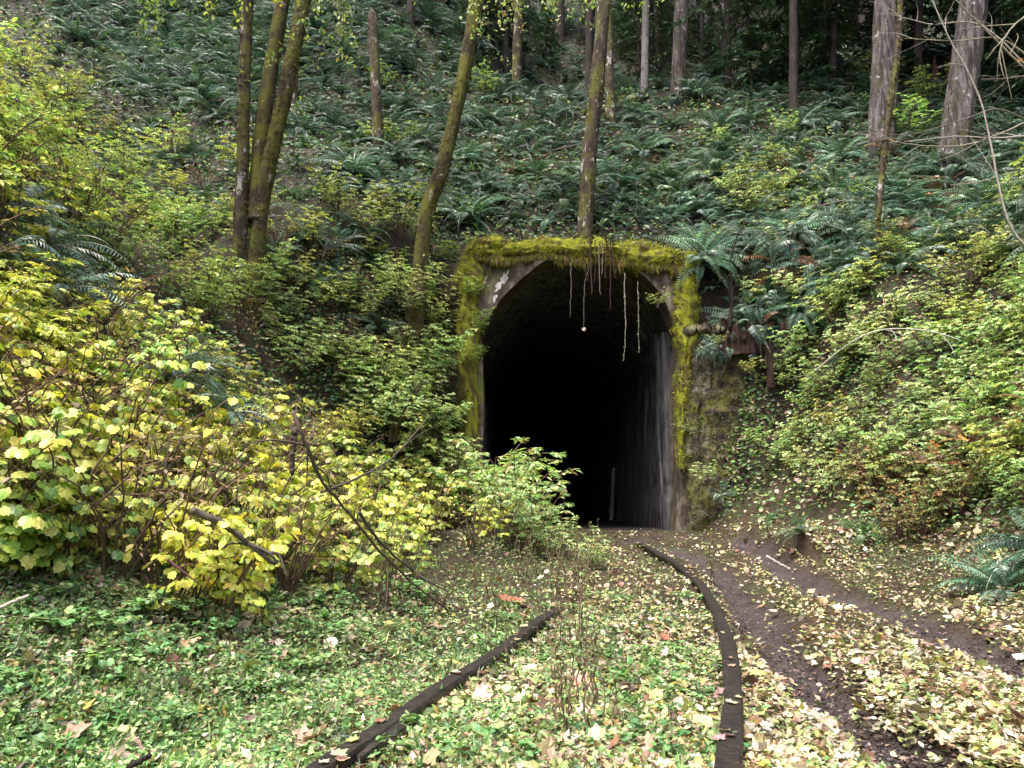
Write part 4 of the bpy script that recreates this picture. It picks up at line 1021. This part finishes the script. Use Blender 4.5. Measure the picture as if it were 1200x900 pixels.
branch('fallen_branch', 'long dark dead branch slanting down through the yellow shrubs', 'branch', [(343, 482), (355, 510), (376, 562), (400, 590), (440, 640), (480, 680), (526, 716)], [4.0, 4.0, 4.2, 4.4, 4.8, 5.3, 5.8], .011, .006, (.10, .075, .06), twigs=6)
branch('fallen_branch', 'dark forked stub at the top of the slanting dead branch', 'branch', [(346, 503), (343, 530), (342, 556)], 4.45, .02, .014, (.06, .045, .035))
branch('fallen_branch', 'thin curved twig sweeping up toward the tunnel', 'branch', [(376, 577), (420, 560), (455, 540), (480, 515), (503, 487)], [4.7, 5, 5.3, 5.6, 6], .010, .004, (.07, .06, .045), twigs=2)
branch('fallen_branch', 'thin dead branch arching low across the bank foot', 'branch', [(420, 600), (450, 640), (500, 680), (520, 690)], [5.2, 5.6, 6, 6.2], .012, .005, (.10, .08, .065), twigs=4)
branch('fallen_log', 'pale weathered log half hidden under the yellow shrubs', 'log', [(225, 598), (262, 615), (290, 636), (322, 662)], [4.5, 4.6, 4.7, 4.8], .024, .012, (.10, .085, .07), twigs=4, tl=.25)
branch('fallen_branch', 'short reddish stick lying on the leafy bank', 'stick', [(196, 656), (212, 668), (232, 683)], 3.6, .007, .004, (.10, .045, .035), twigs=1, tl=.1)
branch('fallen_branch', 'small pale stick on the leaf strewn bank by the edge', 'stick', [(-8, 716), (10, 708), (34, 698)], 3.0, .010, .006, (.35, .32, .27))
branch('fallen_branch', 'short black stick at the bottom beside the long rail', 'stick', [(150, 898), (162, 893), (176, 885)], 2.75, .010, .009, (.02, .015, .012))
branch('fallen_branch', 'pale broken stick lying in the muddy rut', 'stick', [(898, 652), (912, 660), (926, 668)], 10.2, .02, .015, (.4, .36, .33))
branch('bent_twig', 'pale bare twig arching over the bank', 'twig', [(954, 436), (985, 410), (1020, 390), (1060, 385), (1098, 390), (1126, 399)], [12, 11.6, 11.2, 10.8, 10.5, 10.3], .011, .006, (.42, .40, .36), twigs=3, tl=.35)
branch('bare_sapling', 'dark leafless sapling on the slope beneath the grey firs', 'sapling', [(890, 236), (892, 205), (889, 168)], 22, .05, .02, (.025, .018, .015), twigs=6, tl=.7)
branch('bare_sapling', 'dark crooked sapling growing from the red stump', 'sapling', [(855, 385), (858, 350), (856, 310), (862, 282), (872, 262)], 18.6, .045, .015, (.02, .015, .012), twigs=4, tl=.7)
branch('bare_sapling', 'short black twig sprouting from the lintel moss', 'twig', [(612, 282), (610, 270), (606, 262)], 19.0, .03, .02, (.015, .012, .01))
bare = 'bare branches hanging across the upper corner'
for pts, Yd in [([(1215, 300), (1180, 255), (1150, 120), (1110, 40), (1085, -20)], 9), ([(1230, 110), (1180, 60), (1140, 20), (1100, -20)], 9.5), ([(1210, 140), (1150, 165), (1110, 172), (1060, 168), (1030, 160)], 11), ([(1215, 90), (1150, 30), (1090, 28), (1040, 15)], 11), ([(1220, 158), (1165, 162), (1120, 160), (1060, 166)], 10.5), ([(1220, 8), (1188, 30), (1172, 60), (1176, 90)], 9), ([(1225, 85), (1180, 92), (1150, 93)], 9.5), ([(1220, 150), (1170, 128), (1130, 140), (1060, 158), (1010, 150)], 12), ([(1210, 70), (1170, 45), (1120, 48), (1060, 45)], 11)]:
    branch('bare_branch', 'thin bare grey branch hanging across the upper corner', 'branch', pts, Yd, .016, .006, random.choice([(.3, .27, .24), (.22, .2, .15), (.12, .1, .08)]), twigs=5, group=bare, tl=.6)
for (a, b, L_, lab) in [(640, 190, 60, 'dead branch lying among the ferns over the lintel'), (880, 130, 70, 'dead branch lying in the shaded ferns'), (560, 110, 50, 'dead branch on the fern slope by the leaning trunk'), (950, 260, 60, 'dead branch among the ferns by the thin sapling'), (360, 150, 40, 'dead branch on the ferns behind the forked tree'), (900, 470, 50, 'dead branch on the earth beside the stone wall')]:
    q = [hit(a + t * L_, b - t * 14) for t in (0, .5, 1)]
    P = smoothpath([(float(x), float(y), float(z) + .35) for x, y, z in q], 14); mb = MB(); tube(mb, P - P[0], np.linspace(.045, .015, 14), 6, (.14, .11, .09))
    o = link('fallen_branch', mb.mesh('dead_branch', M['stem'], True)); o.location = P[0]; tag(o, lab, 'branch')
branch('mossy_log', 'short mossy log end resting on the stone wall', 'log', [(806, 388), (825, 386), (848, 388)], 18.1, .14, .12, (.3,) * 3, M['stone'])

# leaf sprays drooping in front of the trees at the top (twigs with leaves)
for (a, b, Y, sc, kd, lab) in [(655, 28, 16, 1.0, 'pale', 'pale leafy spray drooping between the upper trunks'), (610, -5, 15, .9, 'pale', 'leafy spray at the top beside the leaning trunk'), (300, 10, 13, .8, 'yell', 'yellow leafy spray between the mossy trunks'), (440, -10, 17, 1.0, 'green', 'green leafy spray over the broken snag'), (400, 60, 14, .8, 'green', 'green leafy spray hanging between the forked tree and the snag'), (580, 40, 15, .9, 'pale', 'pale leafy spray crossing the leaning trunk'), (735, 25, 17, .8, 'green', 'green leafy spray by the slender pale trunk'), (235, -5, 12, .8, 'yell', 'yellow leafy spray hanging before the straight reddish trunk'), (180, 30, 13, .8, 'green', 'green leafy spray over the upper corner ferns')]:
    q = wp(a, b - 40, Y); mb = MB(); st = MB(); r_ = np.random.default_rng(int(a))
    pal = {'pale': PG, 'yell': YY, 'green': GG}[kd]
    for k in range(7):
        e = np.array([r_.normal(0, .9), r_.normal(0, .5), -r_.uniform(.3, 1.1)]) * sc
        tw = smoothpath([np.array([0, 0, .9]), e * .5 + np.array([0, 0, .45]), e], 10); tube(st, tw, np.linspace(.012, .004, 10), 4, (.08, .07, .05))
        m_ = 34; z = tw[r_.integers(3, 10, m_)] + r_.normal(0, .07, (m_, 3))
        leaves(mb, 'ovate', z, r_.normal(0, 1, (m_, 3)) + np.array([0, 0, -.5]), np.array([0, -.3, 1]) + r_.normal(0, .4, (m_, 3)), r_.uniform(.07, .13, m_), colours(list(pal), m_, r_))
    tube(st, smoothpath([np.array([0, 0, .85]), np.array([.2, .3, 2.2]), np.array([.6, .9, 4.5])], 10), .014, 5, (.08, .07, .05))
    root = empty('leafy_branch', q); link('foliage', mb.mesh('spray', M['leaf']), root); link('twigs', st.mesh('spray_twigs', M['stem']), root)
    tag(root, lab, 'branch')

# understory conifers that darken the wood behind
for q, (a, b, sc) in enumerate([(880, 110, 1.0), (925, 95, 1.2), (975, 105, 1.0), (1080, 100, 1.1), (1180, 100, 1.0), (835, 85, .9), (640, 75, 1.0), (600, 60, 1.1), (735, 70, 1.0), (1230, 120, 1.2), (1010, 80, 1.2), (780, 55, .9), (560, 50, 1.0), (955, 60, 1.3), (1140, 70, 1.2), (700, 50, 1.0)]):
    X, Y, Z = [float(v) for v in hit(a, b)]
    root = empty('young_conifer', (X, Y, Z)); mb = MB(); tube(mb, [(0, 0, -.3), (0.05, 0, 2.5), (0, 0, 5)], [.06, .045, .01], 7, (.06, .045, .035)); link('trunk', mb.mesh('sapling_trunk', M['stem']), root)
    cme, lme = NEED['small'][q % 3]; link('crown', cme, root).location = (0, 0, .3); link('branches', lme, root).location = (0, 0, .3)
    root.scale = (sc,) * 3; root.rotation_euler[2] = q
    lab, gr = lmlabel('young dark conifer', a, b); tag(root, lab, 'conifer', gr)

# ------------------------------------------------------------------ ground cover and litter
def samp(n_, x0, x1, y0, y1):
    a = rng.uniform(x0, x1, n_); b = rng.uniform(y0, y1, n_)
    X, Y, Z = hit(a, b); return a, b, X, Y, Z
def good(X, Y):
    bad = (Y > 18.6) & (Y < 20.1) & (np.abs(X - PCX) < 3.1)
    return (~bad) & (Y < 75)
# green creeping plants near
def covermesh(name, label, cat, n_, box, dens, kinds, s0, s1, pal, lift, mat, cap=None, upn=1.0, dirz=.15, group=None, tilt=.45, grow=0):
    a, b, X, Y, Z = samp(n_, *box); m_ = good(X, Y) & (rng.random(n_) < dens(X, Y, a, b))
    X, Y, Z = X[m_], Y[m_], Z[m_]; k = len(X)
    N_ = nrm(X, Y)
    mb = MB(); ch = rng.integers(0, len(kinds), k)
    S_ = rng.uniform(s0, s1, k) * (1 + grow * np.clip(Y - 14, 0, 20) / 14); cc = colours(list(pal), k, rng, .22)
    pn = (vnoise(X, Y, .9, 20) * .5 + 1)[:, None]; pn = pn * (1 + .5 * vnoise(X, Y, .25, 21))[:, None]; cc = np.clip(cc * pn, .004, .9)
    Dv = unit(rng.normal(0, 1, (k, 3)) * np.array([1, 1, .3]) + np.array([0, 0, dirz])); Nn = N_ * upn + rng.normal(0, tilt, (k, 3))
    hgt_ = rng.random(k) * lift
    for j, kd in enumerate(kinds):
        s_ = ch == j
        leaves(mb, kd, np.stack([X, Y, Z + .008 + hgt_], -1)[s_], Dv[s_], Nn[s_], S_[s_], cc[s_])
    o = link(name, mb.mesh(name, mat)); tag(o, label, cat, group, 'stuff'); return o
COVER = ((.12, .26, .09, 3), (.19, .36, .13, 3), (.28, .44, .17, 2), (.38, .50, .22, 1), (.07, .13, .07, 2), (.30, .22, .12, .5), (.12, .08, .05, .4))
def dens_bank(X, Y, a, b):
    xl, xr = toes(Y); lft = X < xl + .1
    n_ = vnoise(X, Y, .7, 30) + .5
    mid = (X > RLx(Y)) & (X < RRx(Y))
    d = np.where(lft | (X < RLx(Y)), .25 + .9 * n_ + .5 * vnoise(X, Y, .22, 31), np.where(mid, .10 + .75 * sstep(.42, .8, n_ + .15 * sstep(1.3, .2, X - RLx(Y) )), .05 + .12 * sstep(.6, .9, n_)))
    d = np.where((X > xr), .35, d)
    d = d * (1 - .9 * mudmask(X, Y))
    return d * (railclear(X, Y) > .045)
covermesh('ground_cover', 'low creeping green leaves covering the bank and track', 'ground cover', 330000, (-250, 1400, 610, 1050), dens_bank, ['ovate', 'quad', 'quad'], .013, .038, COVER, .07, M['cover'], tilt=.6)
# grassy blades and stalks
def dens_gr(X, Y, a, b):
    return np.clip(.25 + .9 * (vnoise(X, Y, .5, 33)), 0, 1) * (X < RLx(Y) + .5) * (railclear(X, Y) > .02) + .06 * (X > RLx(Y) + .5) * (X < RRx(Y))
covermesh('grass', 'thin grass blades among the creeping leaves', 'grass', 26000, (-250, 1000, 640, 1050), dens_gr, ['lance'], .05, .12, ((.14, .24, .08, 2), (.30, .33, .16, 1)), .01, M['cover'], upn=.1, dirz=1.6)
LIT = ((.45, .41, .22, 3), (.50, .46, .32, 2.4), (.30, .34, .12, 2.6), (.36, .25, .15, 2.2), (.22, .12, .08, 1.4), (.60, .54, .44, 1.3), (.10, .06, .045, 1.3), (.42, .33, .08, .5), (.36, .24, .20, .8))
def dens_lit(X, Y, a, b):
    return np.clip(dens_lit0(X, Y, a, b) * (1.05 + .9 * vnoise(X, Y, .45, 50)), 0, 1)
def dens_lit0(X, Y, a, b):
    xl, xr = toes(Y); md = mudmask(X, Y); r = X > RLx(Y)
    d = np.where(r, .95, .34); d = np.where(X > xr + .2, .5, d); d = d * (1 - .95 * md)
    d = np.where(X < xl, .34, d)
    d = np.where((Y > 17.5) & (X < 4.3), d * .6, d)
    return d * (railclear(X, Y) > .03)
covermesh('leaf_litter', 'pale yellow and brown fallen leaves strewn on the trail and track', 'leaf litter', 120000, (-250, 1450, 612, 1050), dens_lit, ['ovate', 'maple', 'quad', 'ovate', 'five', 'quad'], .024, .056, LIT, .05, M['litter'])
covermesh('maple_litter', 'larger curled maple leaves lying among the small ones', 'leaf litter', 6500, (-250, 1450, 640, 1050), lambda X, Y, a, b: dens_lit(X, Y, a, b) * .5 + .30 * (X < RRx(Y)) * np.clip(.7 + 2 * vnoise(X, Y, .6, 70), 0, 1), ['maple', 'five'], .05, .10, LIT, .05, M['litter'], upn=.8)
# leaf crumbs and mud clods in the ruts
covermesh('leaf_crumbs', 'dark wet crumbs of leaf and mud in the ruts', 'leaf litter', 60000, (600, 1450, 620, 1000), lambda X, Y, a, b: .35 + .5 * mudmask(X, Y), ['quad', 'ovate'], .012, .035, ((.06, .045, .045, 3), (.11, .075, .07, 2), (.25, .18, .15, .7), (.03, .022, .02, 1)), .006, M['litter'])
# undergrowth on all the slopes
def dens_ug(X, Y, a, b):
    xl, xr = toes(Y); on = (X < xl - 1.2) | (X > xr + .3) | (Y > 19.5)
    return on * np.clip(.6 + .9 * (vnoise(X, Y, 1.2, 40)), .1, 1)
covermesh('undergrowth', 'small mixed leaves growing under shrubs and ferns', 'undergrowth', 200000, (-300, 1500, -120, 640), dens_ug, ['ovate', 'quad'], .05, .11, ((.10, .21, .08, 3), (.16, .27, .08, 2), (.26, .34, .10, 1), (.14, .08, .05, 1.2), (.42, .38, .24, .6)), .35, M['cover'], grow=.9)
covermesh('low_fronds', 'low ferny fronds and leaflets filling the slope between the ferns', 'undergrowth', 120000, (-300, 1500, -160, 400), lambda X, Y, a, b: (Y > 19.6) * np.clip(.6 + .8 * vnoise(X, Y, 1.0, 60), 0, 1), ['lance', 'quad'], .10, .22, ((.04, .09, .055, 3), (.07, .14, .08, 1.5), (.03, .06, .04, 3), (.10, .16, .07, .5), (.10, .06, .04, .5)), .45, M['cover'], grow=.4, dirz=-.3)
covermesh('slope_litter', 'scattered pale dead leaves caught on the slopes', 'leaf litter', 30000, (-300, 1500, -60, 650), lambda X, Y, a, b: np.where(Y < 19, np.where(X > 4.2, .9, .3), .05), ['ovate', 'maple'], .06, .11, LIT, .06, M['litter'])
# rail litter : a few leaves lying across the rails
lr = MB()
for PP, k in ((RL, 16), (RR, 22)):
    i = rng.integers(2, 80, k); q = PP[i] + np.stack([rng.normal(0, .03, k), rng.normal(0, .02, k), np.full(k, .008)], -1)
    leaves(lr, 'maple', q, rng.normal(0, 1, (k, 3)) * np.array([1, 1, .05]), np.array([0, 0, 1.]) + rng.normal(0, .15, (k, 3)), rng.uniform(.03, .07, k), colours(list(LIT), k, rng))
tag(link('rail_litter', lr.mesh('rail_litter', M['litter'])), 'small leaves stuck on top of the rails', 'leaf litter', kind='stuff')
# particular big leaves that stand out
big = [(212, 768, .16, (.50, .24, .17), 'curled pinkish red leaf on the creeping green bank'), (222, 832, .15, (.10, .03, .03), 'dark maroon leaf on the creeping green bank'), (128, 830, .15, (.45, .25, .16), 'tan red leaf low on the green bank'), (68, 885, .15, (.42, .24, .17), 'brown curled leaf by the bottom corner of the bank'),
       (598, 708, .24, (.40, .16, .09), 'large rust leaf lying beyond the long rail'), (614, 710, .22, (.34, .12, .07), 'rust coloured leaf touching the large rust one'), (676, 815, .17, (.55, .28, .2), 'pinkish fallen leaf between the rails'), (612, 835, .20, (.13, .06, .04), 'dark curled leaf between the rails near the bottom'), (655, 850, .20, (.10, .055, .04), 'darkest curled leaf between the rails at the bottom'), (560, 838, .18, (.55, .42, .3), 'large tan leaf beside the long rail'),
       (690, 862, .15, (.62, .60, .45), 'cream fallen leaf between the rails'), (782, 640 + 120, .14, (.35, .14, .08), 'rust leaf halfway between the rails'), (1140, 855, .13, (.30, .07, .06), 'deep red leaf on the trail litter'), (1085, 878, .13, (.64, .62, .5), 'cream leaf on the trail litter'), (948, 662 + 40, .12, (.5, .48, .2), 'yellow leaf on the rut edge'),
       (1016, 738 + 60, .15, (.45, .45, .12), 'large olive yellow leaf on the trail'), (72, 655, .16, (.55, .2, .14), 'rosy leaf under the yellow shrubs'), (108, 690, .15, (.5, .25, .2), 'pink brown leaf on the upper green bank'), (455, 850, .16, (.3, .2, .12), 'brown leaf leaning on the long rail')]
for (a, b, s_, c, lab) in big:
    X, Y, Z = [float(v) for v in hit(a, b)]
    mb = MB(); an = random.uniform(0, 6.28)
    leaves(mb, 'maple', [(0, 0, 0)], np.array([[math.cos(an), math.sin(an), .3]]), np.array([[.2, -.5, 1.]]), s_ * .8, c, np.array([.7]))
    o = link('fallen_leaf', mb.mesh('fallen_leaf', M['litter'])); o.location = (X, Y, Z + .05); tag(o, lab, 'leaf')
for (a, b, Y, s_, c, lab) in [(1095, 520, 8.2, .15, (.60, .17, .03), 'bright orange leaf caught on the trail bank shrubs'), (1128, 512, 8.2, .16, (.40, .20, .05), 'dull orange leaf next to the bright orange one'), (1084, 228, 18, .4, (.55, .25, .16), 'pink orange dead leaf on the upper fern slope'), (1000, 208, 20, .3, (.45, .18, .08), 'orange dead leaf on the fern slope below the fir'), (812, 193, 21, .35, (.5, .36, .26), 'tan dead leaf above the tunnel corner'), (1191, 73, 10, .14, (.6, .3, .2), 'pinkish leaf stuck on the bare branches')]:
    q = wp(a, b, Y); mb = MB()
    leaves(mb, 'maple', [(0, 0, 0)], np.array([[random.uniform(-1, 1), -.5, random.uniform(-.8, .2)]]), np.array([[.4, -.6, .8]]), s_ * .75, c)
    o = link('caught_leaf', mb.mesh('caught_leaf', M['litter'])); o.location = q; tag(o, lab, 'leaf')
print('ferns', nfern, 'objects', len(bpy.data.objects), 'verts', sum(len(m.vertices) for m in bpy.data.meshes))
